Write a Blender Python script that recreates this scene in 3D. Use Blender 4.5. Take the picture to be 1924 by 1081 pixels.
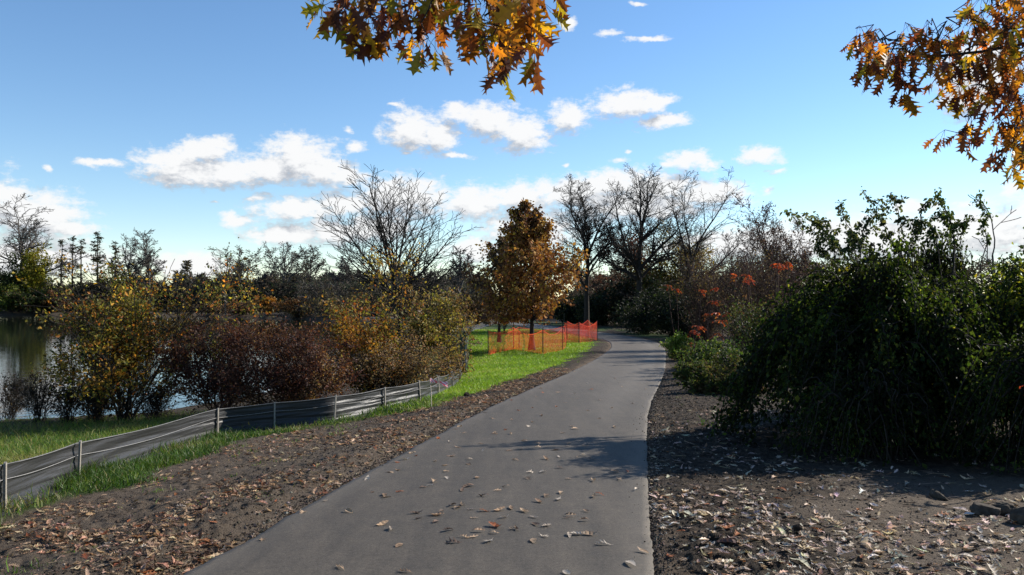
import bpy, math, random
import numpy as np
from math import radians as R, sin, cos, pi

for o in list(bpy.data.objects):
    bpy.data.objects.remove(o)
sc = bpy.context.scene
col = sc.collection

# ------------------------------------------------------------------ camera
F = 1510.0            # focal length in pixels of the 1924 px wide photograph
CAMH = 1.65
PITCH = math.atan(24.5 / F)
cd = bpy.data.cameras.new('camera')
cd.sensor_width = 36
cd.lens = 36 * F / 1924
cd.clip_start = 0.05
cd.clip_end = 9000
cam = bpy.data.objects.new('camera', cd)
cam.location = (0, 0, CAMH)
cam.rotation_euler = (pi / 2 + PITCH, 0, 0)
col.objects.link(cam)
sc.camera = cam

# ------------------------------------------------------------------ sky, sun, exposure
SUN_EL, SUN_AZ = 30.0, 62.0       # azimuth measured from +Y (view direction) towards +X
SKY_STRENGTH = 0.104
CLOUD_STRENGTH = 0.595
sc.view_settings.view_transform = 'Standard'
sc.view_settings.look = 'None'
sc.view_settings.gamma = 1
sc.view_settings.use_curve_mapping = False
sc.view_settings.exposure = 0.72
sc.cycles.use_denoising = True
sc.cycles.max_bounces = 7
sc.cycles.diffuse_bounces = 3
sc.cycles.transmission_bounces = 4
sc.cycles.glossy_bounces = 3
sc.cycles.sample_clamp_indirect = 4

sd = bpy.data.lights.new('sun', 'SUN')
sd.energy = 5.0
sd.angle = R(0.5)
sd.color = (1.0, 0.93, 0.82)
sun = bpy.data.objects.new('sun', sd)
sun.rotation_euler = (R(90 - SUN_EL), 0, R(180 - SUN_AZ))
col.objects.link(sun)

world = bpy.data.worlds.new('World')
sc.world = world
world.use_nodes = True
wn, wl = world.node_tree.nodes, world.node_tree.links
wn.clear()

# clouds: (px, py, radius x, radius y) read off the photograph, kept as directions on the sky
BLOBS = [(318,303,52,24),(372,285,48,22),(408,270,30,14),(350,325,75,20),(440,322,70,26),(510,318,62,26),(560,295,62,38),
 (600,320,60,30),(650,332,42,16),(330,340,50,9),(775,243,50,36),(825,256,36,28),(848,292,38,8),(762,290,18,8),
 (868,210,40,17),(920,225,58,32),(980,252,50,33),(1070,220,36,26),(1180,194,66,25),(1232,192,36,13),(1135,206,25,10),
 (1250,228,45,14),(668,276,24,12),(650,245,14,8),(185,306,38,9),(1168,300,24,9),(1187,283,10,5),(1292,300,42,17),(1252,310,24,9),
 (1330,312,28,9),(1425,291,36,15),(1455,320,22,8),(1445,355,14,8),(890,380,62,30),(975,372,70,26),(1070,362,76,28),(1145,345,70,26),
 (1245,352,90,24),(1335,362,60,22),(1200,385,150,30),(555,394,70,20),(640,384,60,20),(755,372,95,36),(440,415,26,14),(535,440,70,20),
 (625,432,60,24),(710,425,70,26),(15,372,42,24),(65,405,72,36),(132,428,44,13),(60,485,130,30),(360,500,60,22),(905,468,66,24),
 (1000,430,90,40),(1440,460,190,30),(1640,450,200,40),(1850,442,120,40),(1720,388,44,12),(1815,380,28,9),(1912,352,18,12),
 (1068,42,26,11),(1143,60,26,7),(1215,70,38,7),(1198,3,25,5),(1850,130,60,55),(1822,180,40,30),(88,320,11,9),(478,367,22,6),(742,200,24,6),
 (400,380,14,6),(1060,310,10,5),(-150,420,120,40),(2080,420,200,50),(-320,300,160,40),(2250,250,160,60)]

def cloud_group():
    g = bpy.data.node_groups.new('cloud_field', 'ShaderNodeTree')
    g.interface.new_socket('uv', in_out='INPUT', socket_type='NodeSocketVector')
    g.interface.new_socket('field', in_out='OUTPUT', socket_type='NodeSocketFloat')
    n, l = g.nodes, g.links
    gi, go = n.new('NodeGroupInput'), n.new('NodeGroupOutput')
    prev = None
    for (px, py, a, b) in BLOBS:
        u, v = (px - 962) / F, (565 - py) / F
        az = math.atan(u)
        el = v / math.sqrt(1 + u * u)
        ra, rb = 1.08 * a / F, 1.12 * b / F
        m = n.new('ShaderNodeVectorMath'); m.operation = 'MULTIPLY_ADD'
        m.inputs[1].default_value = (1 / ra, 1 / rb, 0)
        m.inputs[2].default_value = (-az / ra, -el / rb, 0)
        l.new(gi.outputs[0], m.inputs[0])
        d = n.new('ShaderNodeVectorMath'); d.operation = 'LENGTH'
        l.new(m.outputs[0], d.inputs[0])
        dv = d.outputs['Value']
        if b <= 12:                 # little puffs are thin
            w = n.new('ShaderNodeMath'); w.operation = 'ADD'; w.inputs[1].default_value = .42 if b < 10.5 and a < 30 else .22
            l.new(dv, w.inputs[0]); dv = w.outputs[0]
        if prev is None:
            prev = dv
        else:
            s = n.new('ShaderNodeMath'); s.operation = 'SMOOTH_MIN'
            l.new(prev, s.inputs[0]); l.new(dv, s.inputs[1])
            s.inputs[2].default_value = 0.25
            prev = s.outputs[0]
    r = n.new('ShaderNodeMath'); r.operation = 'SUBTRACT'
    r.inputs[0].default_value = 1.0
    l.new(prev, r.inputs[1])
    l.new(r.outputs[0], go.inputs[0])
    return g

def wmath(op, a, b=None, c=None, clamp=False):
    m = wn.new('ShaderNodeMath'); m.operation = op; m.use_clamp = clamp
    for i, x in enumerate((a, b, c)):
        if x is None: continue
        if isinstance(x, (int, float)): m.inputs[i].default_value = x
        else: wl.new(x, m.inputs[i])
    return m.outputs[0]

def build_world():
    sky = wn.new('ShaderNodeTexSky')
    sky.sky_type = 'NISHITA'
    sky.sun_disc = False
    sky.sun_elevation = R(SUN_EL)
    sky.sun_rotation = R(SUN_AZ)
    sky.altitude = 200
    sky.air_density = 1.0
    sky.dust_density = 0.0
    sky.ozone_density = 2.4
    tc = wn.new('ShaderNodeTexCoord')
    sep = wn.new('ShaderNodeSeparateXYZ')
    wl.new(tc.outputs['Generated'], sep.inputs[0])
    az = wmath('ARCTAN2', sep.outputs[0], sep.outputs[1])
    hyp = wmath('SQRT', wmath('ADD', wmath('MULTIPLY', sep.outputs[0], sep.outputs[0]), wmath('MULTIPLY', sep.outputs[1], sep.outputs[1])))
    el = wmath('DIVIDE', sep.outputs[2], wmath('MAXIMUM', hyp, 0.05))
    cmb = wn.new('ShaderNodeCombineXYZ')
    wl.new(az, cmb.inputs[0]); wl.new(el, cmb.inputs[1])
    grp = cloud_group()

    def field(offset):
        ad = wn.new('ShaderNodeVectorMath'); ad.operation = 'ADD'
        wl.new(cmb.outputs[0], ad.inputs[0]); ad.inputs[1].default_value = offset
        # warp the coordinates a little so that the outlines billow
        nz = wn.new('ShaderNodeTexNoise'); nz.inputs['Scale'].default_value = 26; nz.inputs['Detail'].default_value = 4
        mp = wn.new('ShaderNodeVectorMath'); mp.operation = 'MULTIPLY'
        wl.new(ad.outputs[0], mp.inputs[0]); mp.inputs[1].default_value = (1, 1.6, 1)
        wl.new(mp.outputs[0], nz.inputs['Vector'])
        wv = wn.new('ShaderNodeVectorMath'); wv.operation = 'MULTIPLY_ADD'
        wl.new(nz.outputs['Color'], wv.inputs[0]); wv.inputs[1].default_value = (0.034, 0.022, 0)
        ad2 = wn.new('ShaderNodeVectorMath'); ad2.operation = 'ADD'
        wl.new(ad.outputs[0], ad2.inputs[0]); ad2.inputs[1].default_value = (-0.017, -0.011, 0)
        wl.new(ad2.outputs[0], wv.inputs[2])
        g = wn.new('ShaderNodeGroup'); g.node_tree = grp
        wl.new(wv.outputs[0], g.inputs[0])
        n2 = wn.new('ShaderNodeTexNoise'); n2.inputs['Scale'].default_value = 62; n2.inputs['Detail'].default_value = 6
        n2.inputs['Roughness'].default_value = 0.66
        wl.new(mp.outputs[0], n2.inputs['Vector'])
        return wmath('ADD', g.outputs[0], wmath('MULTIPLY', wmath('SUBTRACT', n2.outputs['Fac'], 0.5), 1.9))

    f0 = field((0, 0, 0))
    f1 = field((0.007, 0.021, 0))
    dens = wn.new('ShaderNodeMapRange'); dens.interpolation_type = 'SMOOTHSTEP'
    wl.new(f0, dens.inputs[0])
    dens.inputs[1].default_value = -0.30; dens.inputs[2].default_value = 0.50
    lit = wn.new('ShaderNodeMapRange'); lit.interpolation_type = 'SMOOTHSTEP'
    wl.new(wmath('SUBTRACT', f1, f0), lit.inputs[0])
    lit.inputs[1].default_value = -0.45; lit.inputs[2].default_value = 0.75
    lit.inputs[3].default_value = 1.0; lit.inputs[4].default_value = 0.5
    cc = wn.new('ShaderNodeCombineColor')
    wl.new(wmath('MULTIPLY', lit.outputs[0], 1.0), cc.inputs[0])
    wl.new(wmath('POWER', lit.outputs[0], 0.93), cc.inputs[1])
    wl.new(wmath('POWER', lit.outputs[0], 0.8), cc.inputs[2])
    b1 = wn.new('ShaderNodeBackground'); b1.inputs[1].default_value = SKY_STRENGTH
    hs = wn.new('ShaderNodeHueSaturation'); hs.inputs['Saturation'].default_value = 1.14; hs.inputs['Hue'].default_value = 0.502; hs.inputs['Value'].default_value = 1.02
    wl.new(sky.outputs[0], hs.inputs['Color']); wl.new(hs.outputs[0], b1.inputs[0])
    b2 = wn.new('ShaderNodeBackground'); b2.inputs[1].default_value = CLOUD_STRENGTH
    wl.new(cc.outputs[0], b2.inputs[0])
    mx = wn.new('ShaderNodeMixShader')
    front = wmath('GREATER_THAN', sep.outputs[2], -0.01)
    wl.new(wmath('MULTIPLY', wmath('MULTIPLY', dens.outputs[0], 0.97), front), mx.inputs[0])
    wl.new(b1.outputs[0], mx.inputs[1]); wl.new(b2.outputs[0], mx.inputs[2])
    out = wn.new('ShaderNodeOutputWorld')
    wl.new(mx.outputs[0], out.inputs[0])
build_world()

# ------------------------------------------------------------------ terrain functions
def sstep(a, b, x):
    t = np.clip((np.asarray(x, float) - a) / (b - a), 0, 1)
    return t * t * (3 - 2 * t)

PATHPTS = [(-14, -60), (-3.4, -12), (-2.2, -5), (-1.42, 0), (-.60, 5.24), (.18, 10.2), (1.25, 16.2), (3.45, 26.4), (6.1, 40), (7.45, 48),
           (7.95, 55), (7.3, 63), (5.4, 72), (2.9, 82), (.1, 92), (-3.8, 102), (-10, 111), (-20, 119)]
def catmull(P, n=12):
    P = np.array(P, float)
    out = []
    for i in range(len(P) - 1):
        p0, p1, p2, p3 = P[max(i - 1, 0)], P[i], P[i + 1], P[min(i + 2, len(P) - 1)]
        for k in range(n):
            t = k / n
            out.append(.5 * (2 * p1 + (p2 - p0) * t + (2 * p0 - 5 * p1 + 4 * p2 - p3) * t * t + (3 * p1 - p0 - 3 * p2 + p3) * t ** 3))
    out.append(P[-1])
    return np.array(out)
CL = catmull(PATHPTS)
CLY, CLX = CL[:, 1], CL[:, 0]
SLOPE = np.gradient(CLX, CLY)
def cx(Y): return np.interp(Y, CLY, CLX)
def lateral(X, Y):            # signed distance from the path's centre line, positive to the right
    s = np.interp(Y, CLY, SLOPE)
    return (X - cx(Y)) / np.sqrt(1 + s * s)

LAKE = np.array([(-70, 9), (-30, 14.5), (-17, 18.5), (-12.5, 20.5), (-9.6, 21.5), (-8.4, 25), (-7, 31), (-6.4, 45), (-7.5, 60), (-12, 85), (-22, 112), (-36, 138), (-58, 158),
                 (-90, 170), (-130, 176), (-210, 178), (-330, 150), (-330, -30), (-150, -10)], float)
def lake_sd(X, Y):            # positive inside the lake
    X = np.asarray(X, float); Y = np.asarray(Y, float)
    best = np.full(X.shape, 1e9); ins = np.zeros(X.shape, bool)
    n = len(LAKE)
    for i in range(n):
        ax, ay = LAKE[i]; bx, by = LAKE[(i + 1) % n]
        ex, ey = bx - ax, by - ay
        t = np.clip(((X - ax) * ex + (Y - ay) * ey) / (ex * ex + ey * ey), 0, 1)
        best = np.minimum(best, (X - ax - t * ex) ** 2 + (Y - ay - t * ey) ** 2)
        c = (ay > Y) != (by > Y)
        with np.errstate(divide='ignore', invalid='ignore'):
            xi = ax + (Y - ay) * ex / (ey if ey else 1e-9)
        ins ^= c & (X < xi)
    d = np.sqrt(best)
    return np.where(ins, d, -d)
WATER_Z = -1.5
def zfun(X, Y):
    X = np.asarray(X, float); Y = np.asarray(Y, float)
    t = .027 * np.maximum(Y, -20)
    k = 9.0
    zp = -(t - np.logaddexp(0, (t - 1.1) * k) / k)
    zp = zp + .22 * sstep(62, 105, Y)
    s = -(lateral(X, Y)) - 1.5
    drop = .085 * np.maximum(0, s - .4) * sstep(45, 30, Y)
    z = zp - drop
    z = -1.34 + np.logaddexp(0, (z + 1.34) * 10) / 10
    sd_ = lake_sd(X, Y)
    m = sstep(-.3, 1.6, sd_)
    z = z * (1 - m) - 2.3 * m
    return z
def z1(X, Y): return float(zfun(np.array([X]), np.array([Y]))[0])

cp, sp_ = cos(PITCH), sin(PITCH)
def ray(px, py):
    a, b = (px - 962) / F, (540.5 - py) / F
    return np.array([a, cp - b * sp_, sp_ + b * cp])
def ground_at(px, py):
    d = ray(px, py)
    ts = np.geomspace(2, 400, 3000)
    P = d[None] * ts[:, None]
    below = (CAMH + P[:, 2]) < zfun(P[:, 0], P[:, 1])
    i = int(np.argmax(below)) if below.any() else len(ts) - 1
    return float(P[i, 0]), float(P[i, 1])
def xat(px, Y): return (px - 962) / F * Y
def zat(py, Y): return CAMH + (565 - py) / F * Y

# value noise
_rs = np.random.RandomState(7)
_perm = _rs.rand(64, 64, 16)
def vnoise(x, y, z=None):
    x = np.asarray(x, float); y = np.asarray(y, float)
    z = np.zeros_like(x) if z is None else np.asarray(z, float)
    xi, yi, zi = np.floor(x).astype(int), np.floor(y).astype(int), np.floor(z).astype(int)
    fx, fy, fz = x - xi, y - yi, z - zi
    fx, fy, fz = [f * f * (3 - 2 * f) for f in (fx, fy, fz)]
    r = 0
    for a in (0, 1):
        for b in (0, 1):
            for c in (0, 1):
                w = (fx if a else 1 - fx) * (fy if b else 1 - fy) * (fz if c else 1 - fz)
                r = r + w * _perm[(xi + a) % 64, (yi + b) % 64, (zi + c) % 16]
    return r
def fbm(x, y, z=None, o=3):
    s, a, t = 0, .5, 0
    zz = None if z is None else np.asarray(z, float)
    for i in range(o):
        f = 2.03 ** i
        s = s + a * vnoise(np.asarray(x) * f + 17 * i, np.asarray(y) * f + 5 * i, None if zz is None else zz * f + 3 * i)
        t += a; a *= .5
    return s / t

# ------------------------------------------------------------------ mesh helpers
def mesh_from(name, V, Fc, colors=None, attrs=None, flat=False):
    V = np.ascontiguousarray(V, np.float32); Fc = np.ascontiguousarray(Fc, np.int32)
    me = bpy.data.meshes.new(name)
    n, k = Fc.shape
    me.vertices.add(len(V)); me.vertices.foreach_set('co', V.ravel())
    me.loops.add(n * k); me.loops.foreach_set('vertex_index', Fc.ravel())
    me.polygons.add(n); me.polygons.foreach_set('loop_start', np.arange(0, n * k, k, dtype=np.int32))
    if flat: me.polygons.foreach_set('use_smooth', np.zeros(n, bool))
    if colors is not None:
        a = me.color_attributes.new('col', 'FLOAT_COLOR', 'POINT')
        c = np.ones((len(V), 4), np.float32); c[:, :3] = colors
        a.data.foreach_set('color', c.ravel())
    for nm, vals in (attrs or {}).items():
        a = me.attributes.new(nm, 'FLOAT', 'POINT')
        a.data.foreach_set('value', np.ascontiguousarray(vals, np.float32))
    me.update(calc_edges=True)
    return me
def link(name, me, mat=None, parent=None):
    o = bpy.data.objects.new(name, me)
    col.objects.link(o)
    if mat is not None and not me.materials: me.materials.append(mat)
    if parent is not None: o.parent = parent
    return o
def tag(o, label, cat, group=None):
    o['label'] = label; o['category'] = cat
    if group: o['group'] = group
    return o
def thing(name, label, cat, loc, group=None):
    o = bpy.data.objects.new(name, None)
    col.objects.link(o)
    o.location = loc
    o.empty_display_size = .3
    return tag(o, label, cat, group)

def tubes(segs, n=4):
    """segs: array (N,8) p0 p1 r0 r1"""
    S = np.asarray(segs, float).reshape(-1, 8)
    p0, p1 = S[:, :3], S[:, 3:6]
    d = p1 - p0
    d /= np.maximum(np.linalg.norm(d, axis=1, keepdims=True), 1e-9)
    h = np.where(np.abs(d[:, 2:3]) > .9, np.array([[1., 0, 0]]), np.array([[0, 0, 1.]]))
    a = np.cross(d, h); a /= np.linalg.norm(a, axis=1, keepdims=True)
    b = np.cross(d, a)
    ang = np.arange(n) * 2 * pi / n
    ring = a[:, None] * np.cos(ang)[None, :, None] + b[:, None] * np.sin(ang)[None, :, None]
    V = np.concatenate([p0[:, None] + ring * S[:, 6, None, None], p1[:, None] + ring * S[:, 7, None, None]], 1).reshape(-1, 3)
    base = (np.arange(len(S)) * 2 * n)[:, None, None]
    i = np.arange(n); j = (i + 1) % n
    q = np.stack([i, j, j + n, i + n], 1)[None]
    return V, (base + q).reshape(-1, 4)
def join(parts):
    Vs, Fs, off = [], [], 0
    for V, f in parts:
        Vs.append(V); Fs.append(f + off); off += len(V)
    return np.concatenate(Vs), np.concatenate(Fs)
def poly_tube(pts, r0, r1=None, n=5):
    pts = np.asarray(pts, float); m = len(pts) - 1
    r1 = r0 if r1 is None else r1
    rr = np.linspace(r0, r1, m + 1)
    return tubes(np.concatenate([pts[:-1], pts[1:], rr[:-1, None], rr[1:, None]], 1), n)
def box(cxyz, sxyz):
    c = np.array(cxyz, float); s = np.array(sxyz, float) / 2
    V = np.array([(x, y, z) for x in (-1, 1) for y in (-1, 1) for z in (-1, 1)], float) * s + c
    return V, np.array([(0, 1, 3, 2), (4, 6, 7, 5), (0, 4, 5, 1), (2, 3, 7, 6), (0, 2, 6, 4), (1, 5, 7, 3)])

# leaf templates: (verts (u along, v side, w normal), faces)
T_LEAF = (np.array([(0, 0, 0), (.45, .3, .09), (1, 0, -.04), (.45, -.3, .09)], float), np.array([(0, 2, 1), (0, 3, 2)]))
T_LONG = (np.array([(0, 0, 0), (.4, .19, .06), (1, 0, -.12), (.4, -.19, .06)], float), np.array([(0, 2, 1), (0, 3, 2)]))
T_QUAD = (np.array([(0, 0, 0), (.5, .42, .1), (1, .05, -.05), (.45, -.4, .08)], float), np.array([(0, 2, 1), (0, 3, 2)]))
def oak_template(seed=0, curl=.12):
    r = random.Random(seed)
    st = [0, .11, .19, .27, .29, .36, .47, .49, .56, .67, .69, .76, .85, .87, .93, 1.0]
    hw = [.010, .012, .05, .17, .06, .07, .31, .10, .10, .33, .12, .09, .23, .08, .05, 0.0]
    V, Fq = [], []
    for i, (s, w) in enumerate(zip(st, hw)):
        wl_ = w * r.uniform(.82, 1.15); wr_ = w * r.uniform(.82, 1.15)
        sh = .11 if w > .15 else 0
        zc = -curl * (s - .3) ** 2 * 2
        V += [(s + sh * .7, wl_, zc + abs(wl_) * curl * 1.6 + r.uniform(-.012, .012)), (s, 0, zc), (s + sh * .7, -wr_, zc + abs(wr_) * curl * 1.6 + r.uniform(-.012, .012))]
    for i in range(len(st) - 1):
        a = 3 * i
        Fq += [(a, a + 1, a + 4, a + 3), (a + 1, a + 2, a + 5, a + 4)]
    return np.array(V), np.array(Fq)
T_BLADE = (np.array([(0, .5, 0), (0, -.5, 0), (.55, -.36, .06), (.55, .36, .06), (1, 0, .3)], float), None)

def leaves(pos, axis, size, rs, template, colors, normal=None, wid=1.0):
    pos = np.asarray(pos, float); N = len(pos)
    a = axis / np.maximum(np.linalg.norm(axis, axis=1, keepdims=True), 1e-9)
    h = rs.normal(size=(N, 3)) if normal is None else np.asarray(normal, float)
    b = np.cross(h, a); b /= np.maximum(np.linalg.norm(b, axis=1, keepdims=True), 1e-9)
    n = np.cross(a, b)
    T, Fc = template
    K = len(T)
    sz = np.broadcast_to(np.asarray(size, float), (N,))[:, None, None]
    V = pos[:, None] + sz * (a[:, None] * T[None, :, 0, None] + b[:, None] * T[None, :, 1, None] * wid + n[:, None] * T[None, :, 2, None])
    Fa = (np.arange(N) * K)[:, None, None] + Fc[None]
    C = np.repeat(colors, K, axis=0)
    return V.reshape(-1, 3), Fa.reshape(-1, Fc.shape[1]), C

def palette(rs, N, cols, weights=None, pos=None, scale=1.0, jit=.22, clump=.6):
    cols = np.array(cols, float)
    w = np.ones(len(cols)) if weights is None else np.array(weights, float)
    cum = np.cumsum(w / w.sum())
    t = rs.rand(N)
    if pos is not None and clump > 0:
        q = fbm(pos[:, 0] * scale + 3, pos[:, 1] * scale + 7, pos[:, 2] * scale, 2)
        q = np.argsort(np.argsort(q)) / max(N - 1, 1)
        t = np.where(rs.rand(N) < clump, np.clip(q + rs.normal(0, .08, N), 0, .9999), t)
    idx = np.searchsorted(cum, t).clip(0, len(cols) - 1)
    return np.clip(cols[idx] * np.exp(rs.normal(0, jit, (N, 1))) * np.exp(rs.normal(0, .07, (N, 3))), 0, .9)

# ------------------------------------------------------------------ materials
def new_mat(name):
    m = bpy.data.materials.new(name); m.use_nodes = True
    n, l = m.node_tree.nodes, m.node_tree.links
    p = n['Principled BSDF']
    return m, n, l, p
def noise_node(n, l, scale, detail=4, rough=.55, vec=None, coord='Object'):
    t = n.new('ShaderNodeTexNoise'); t.inputs['Scale'].default_value = scale
    t.inputs['Detail'].default_value = detail; t.inputs['Roughness'].default_value = rough
    if vec is None:
        tc = n.new('ShaderNodeTexCoord'); vec = tc.outputs[coord]
    l.new(vec, t.inputs['Vector'])
    return t.outputs['Fac']
def ramp(n, l, fac, stops):
    r = n.new('ShaderNodeValToRGB'); l.new(fac, r.inputs[0])
    e = r.color_ramp.elements
    while len(e) < len(stops): e.new(.5)
    for el, (p, c) in zip(e, stops):
        el.position = p; el.color = (*c, 1) if len(c) == 3 else c
    return r.outputs[0]
def mixc(n, l, fac, a, b, mode='MIX'):
    m = n.new('ShaderNodeMix'); m.data_type = 'RGBA'; m.blend_type = mode
    for s, x in ((m.inputs[0], fac), (m.inputs[6], a), (m.inputs[7], b)):
        if isinstance(x, (int, float)): s.default_value = x
        elif isinstance(x, tuple): s.default_value = (*x, 1)
        else: l.new(x, s)
    return m.outputs[2]
def bump(n, l, p, h, strength, dist):
    b = n.new('ShaderNodeBump'); b.inputs['Strength'].default_value = strength; b.inputs['Distance'].default_value = dist
    l.new(h, b.inputs['Height']); l.new(b.outputs[0], p.inputs['Normal'])
def leaf_mat(name, trans=.45, rough=.5, spec=.4, tint=(1.15, 1.1, .7)):
    m, n, l, p = new_mat(name)
    at = n.new('ShaderNodeAttribute'); at.attribute_name = 'col'
    l.new(at.outputs['Color'], p.inputs['Base Color'])
    p.inputs['Roughness'].default_value = rough
    p.inputs['Specular IOR Level'].default_value = spec
    tr = n.new('ShaderNodeBsdfTranslucent')
    l.new(mixc(n, l, 1.0, at.outputs['Color'], tint, 'MULTIPLY'), tr.inputs[0])
    mx = n.new('ShaderNodeMixShader'); mx.inputs[0].default_value = trans
    l.new(p.outputs[0], mx.inputs[1]); l.new(tr.outputs[0], mx.inputs[2])
    l.new(mx.outputs[0], n['Material Output'].inputs[0])
    return m
def bark_mat(name, c0, c1, scale=14):
    m, n, l, p = new_mat(name)
    f = noise_node(n, l, scale, 5)
    l.new(ramp(n, l, f, [(.3, c0), (.7, c1)]), p.inputs['Base Color'])
    p.inputs['Roughness'].default_value = .9
    p.inputs['Specular IOR Level'].default_value = .2
    bump(n, l, p, f, .6, .02)
    return m
def plain_mat(name, c0, c1, scale=30, rough=.6, spec=.4):
    m, n, l, p = new_mat(name)
    f = noise_node(n, l, scale, 4)
    l.new(ramp(n, l, f, [(.3, c0), (.7, c1)]), p.inputs['Base Color'])
    p.inputs['Roughness'].default_value = rough
    p.inputs['Specular IOR Level'].default_value = spec
    bump(n, l, p, f, .3, .004)
    return m

M_LEAF = leaf_mat('leaf', .45, .55, .2, (1.3, 1.25, .7))
M_GLOSSLEAF = leaf_mat('glossy_leaf', .48, .5, .1, (2.9, 2.7, .9))
M_DRYLEAF = leaf_mat('dry_leaf', .3, .7, .25, (1.1, 1.0, .8))
M_OAKLEAF = leaf_mat('oak_leaf', .5, .5, .3, (1.75, 1.4, .55))
M_GRASS = leaf_mat('grass_blade', .4, .5, .3, (1.1, 1.15, .6))
M_BARK = bark_mat('dark_bark', (.014, .012, .010), (.042, .035, .029))
M_BARK_GREY = bark_mat('grey_bark', (.055, .048, .042), (.13, .117, .104))
M_BARK_RED = bark_mat('reddish_twig', (.035, .02, .017), (.08, .046, .038))

def mat_ground():
    m, n, l, p = new_mat('ground')
    tc = n.new('ShaderNodeTexCoord'); v = tc.outputs['Object']
    def at(nm):
        a = n.new('ShaderNodeAttribute'); a.attribute_name = nm
        return a.outputs['Fac']
    big = noise_node(n, l, .9, 5, .6, v); mid = noise_node(n, l, 9, 6, .65, v); fine = noise_node(n, l, 85, 4, .7, v)
    soil = ramp(n, l, mid, [(.28, (.010, .007, .0045)), (.48, (.034, .024, .0155)), (.72, (.11, .08, .054))])
    gravel = ramp(n, l, fine, [(.25, (.055, .041, .029)), (.5, (.13, .10, .073)), (.75, (.23, .185, .14))])
    gmix = n.new('ShaderNodeMath'); gmix.operation = 'MULTIPLY_ADD'; gmix.use_clamp = True
    l.new(big, gmix.inputs[0]); gmix.inputs[1].default_value = 1.6; gmix.inputs[2].default_value = -.8
    gm2 = n.new('ShaderNodeMath'); gm2.operation = 'ADD'; gm2.use_clamp = True
    l.new(gmix.outputs[0], gm2.inputs[0]); l.new(at('gravel'), gm2.inputs[1])
    gm3 = n.new('ShaderNodeMath'); gm3.operation = 'MULTIPLY'; gm3.use_clamp = True
    l.new(gm2.outputs[0], gm3.inputs[0]); l.new(at('gravel'), gm3.inputs[1])
    dirt = mixc(n, l, gm3.outputs[0], soil, gravel)
    sand = ramp(n, l, fine, [(.3, (.12, .085, .055)), (.7, (.26, .19, .13))])
    dirt = mixc(n, l, at('sand'), dirt, sand)
    turf = ramp(n, l, mid, [(.3, (.03, .05, .012)), (.7, (.07, .105, .025))])
    litter = ramp(n, l, mid, [(.3, (.02, .016, .011)), (.7, (.075, .055, .035))])
    c = mixc(n, l, at('grass'), dirt, turf)
    c = mixc(n, l, at('litter'), c, litter)
    l.new(c, p.inputs['Base Color'])
    p.inputs['Roughness'].default_value = .95
    p.inputs['Specular IOR Level'].default_value = .2
    ad = n.new('ShaderNodeMath'); ad.operation = 'MULTIPLY_ADD'
    l.new(fine, ad.inputs[0]); ad.inputs[1].default_value = .6; l.new(mid, ad.inputs[2])
    bump(n, l, p, ad.outputs[0], 1.0, .06)
    return m
def mat_asphalt():
    m, n, l, p = new_mat('asphalt')
    tc = n.new('ShaderNodeTexCoord'); v = tc.outputs['Object']
    fine = noise_node(n, l, 190, 3, .7, v); mid = noise_node(n, l, 5, 5, .6, v)
    at = n.new('ShaderNodeAttribute'); at.attribute_name = 'dust'
    mp = n.new('ShaderNodeMapping'); mp.inputs['Scale'].default_value = (3.2, .35, 1); mp.inputs['Rotation'].default_value = (0, 0, R(10))
    l.new(v, mp.inputs[0])
    streak = noise_node(n, l, 1.5, 5, .6, mp.outputs[0])
    c = ramp(n, l, fine, [(.3, (.026, .0215, .0168)), (.5, (.056, .0475, .0377)), (.72, (.12, .103, .083))])
    c = mixc(n, l, 1.0, c, ramp(n, l, streak, [(.3, (.78, .78, .78)), (.7, (1.28, 1.26, 1.22))]), 'MULTIPLY')
    c = mixc(n, l, 1.0, c, ramp(n, l, noise_node(n, l, 38, 5, .75, v), [(.3, (.58, .58, .58)), (.7, (1.45, 1.43, 1.4))]), 'MULTIPLY')
    c = mixc(n, l, 1.0, c, ramp(n, l, mid, [(.3, (.86, .86, .86)), (.7, (1.14, 1.13, 1.11))]), 'MULTIPLY')
    spot = ramp(n, l, noise_node(n, l, 2.2, 6, .7, v), [(.66, (0, 0, 0)), (.78, (1, 1, 1))])
    sm = n.new('ShaderNodeMath'); sm.operation = 'MULTIPLY'; l.new(spot, sm.inputs[0]); sm.inputs[1].default_value = .45
    c = mixc(n, l, sm.outputs[0], c, (.17, .155, .135))
    pk = n.new('ShaderNodeMath'); pk.operation = 'MULTIPLY'; pk.inputs[1].default_value = .5
    l.new(ramp(n, l, noise_node(n, l, 75, 2, .6, v), [(.66, (0, 0, 0)), (.72, (1, 1, 1))]), pk.inputs[0])
    c = mixc(n, l, pk.outputs[0], c, (.21, .185, .155))
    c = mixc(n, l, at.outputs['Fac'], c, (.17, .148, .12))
    l.new(c, p.inputs['Base Color'])
    p.inputs['Roughness'].default_value = .75
    p.inputs['Specular IOR Level'].default_value = .35
    bump(n, l, p, fine, .5, .006)
    return m
def mat_water():
    m, n, l, p = new_mat('water')
    p.inputs['Base Color'].default_value = (.012, .016, .012, 1)
    p.inputs['Roughness'].default_value = .04
    p.inputs['IOR'].default_value = 1.33
    tc = n.new('ShaderNodeTexCoord')
    mp = n.new('ShaderNodeMapping'); mp.inputs['Scale'].default_value = (1, 1.0, 1)
    l.new(tc.outputs['Object'], mp.inputs[0])
    h = noise_node(n, l, 1.6, 3, .5, mp.outputs[0])
    bump(n, l, p, h, .06, .1)
    return m

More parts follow.
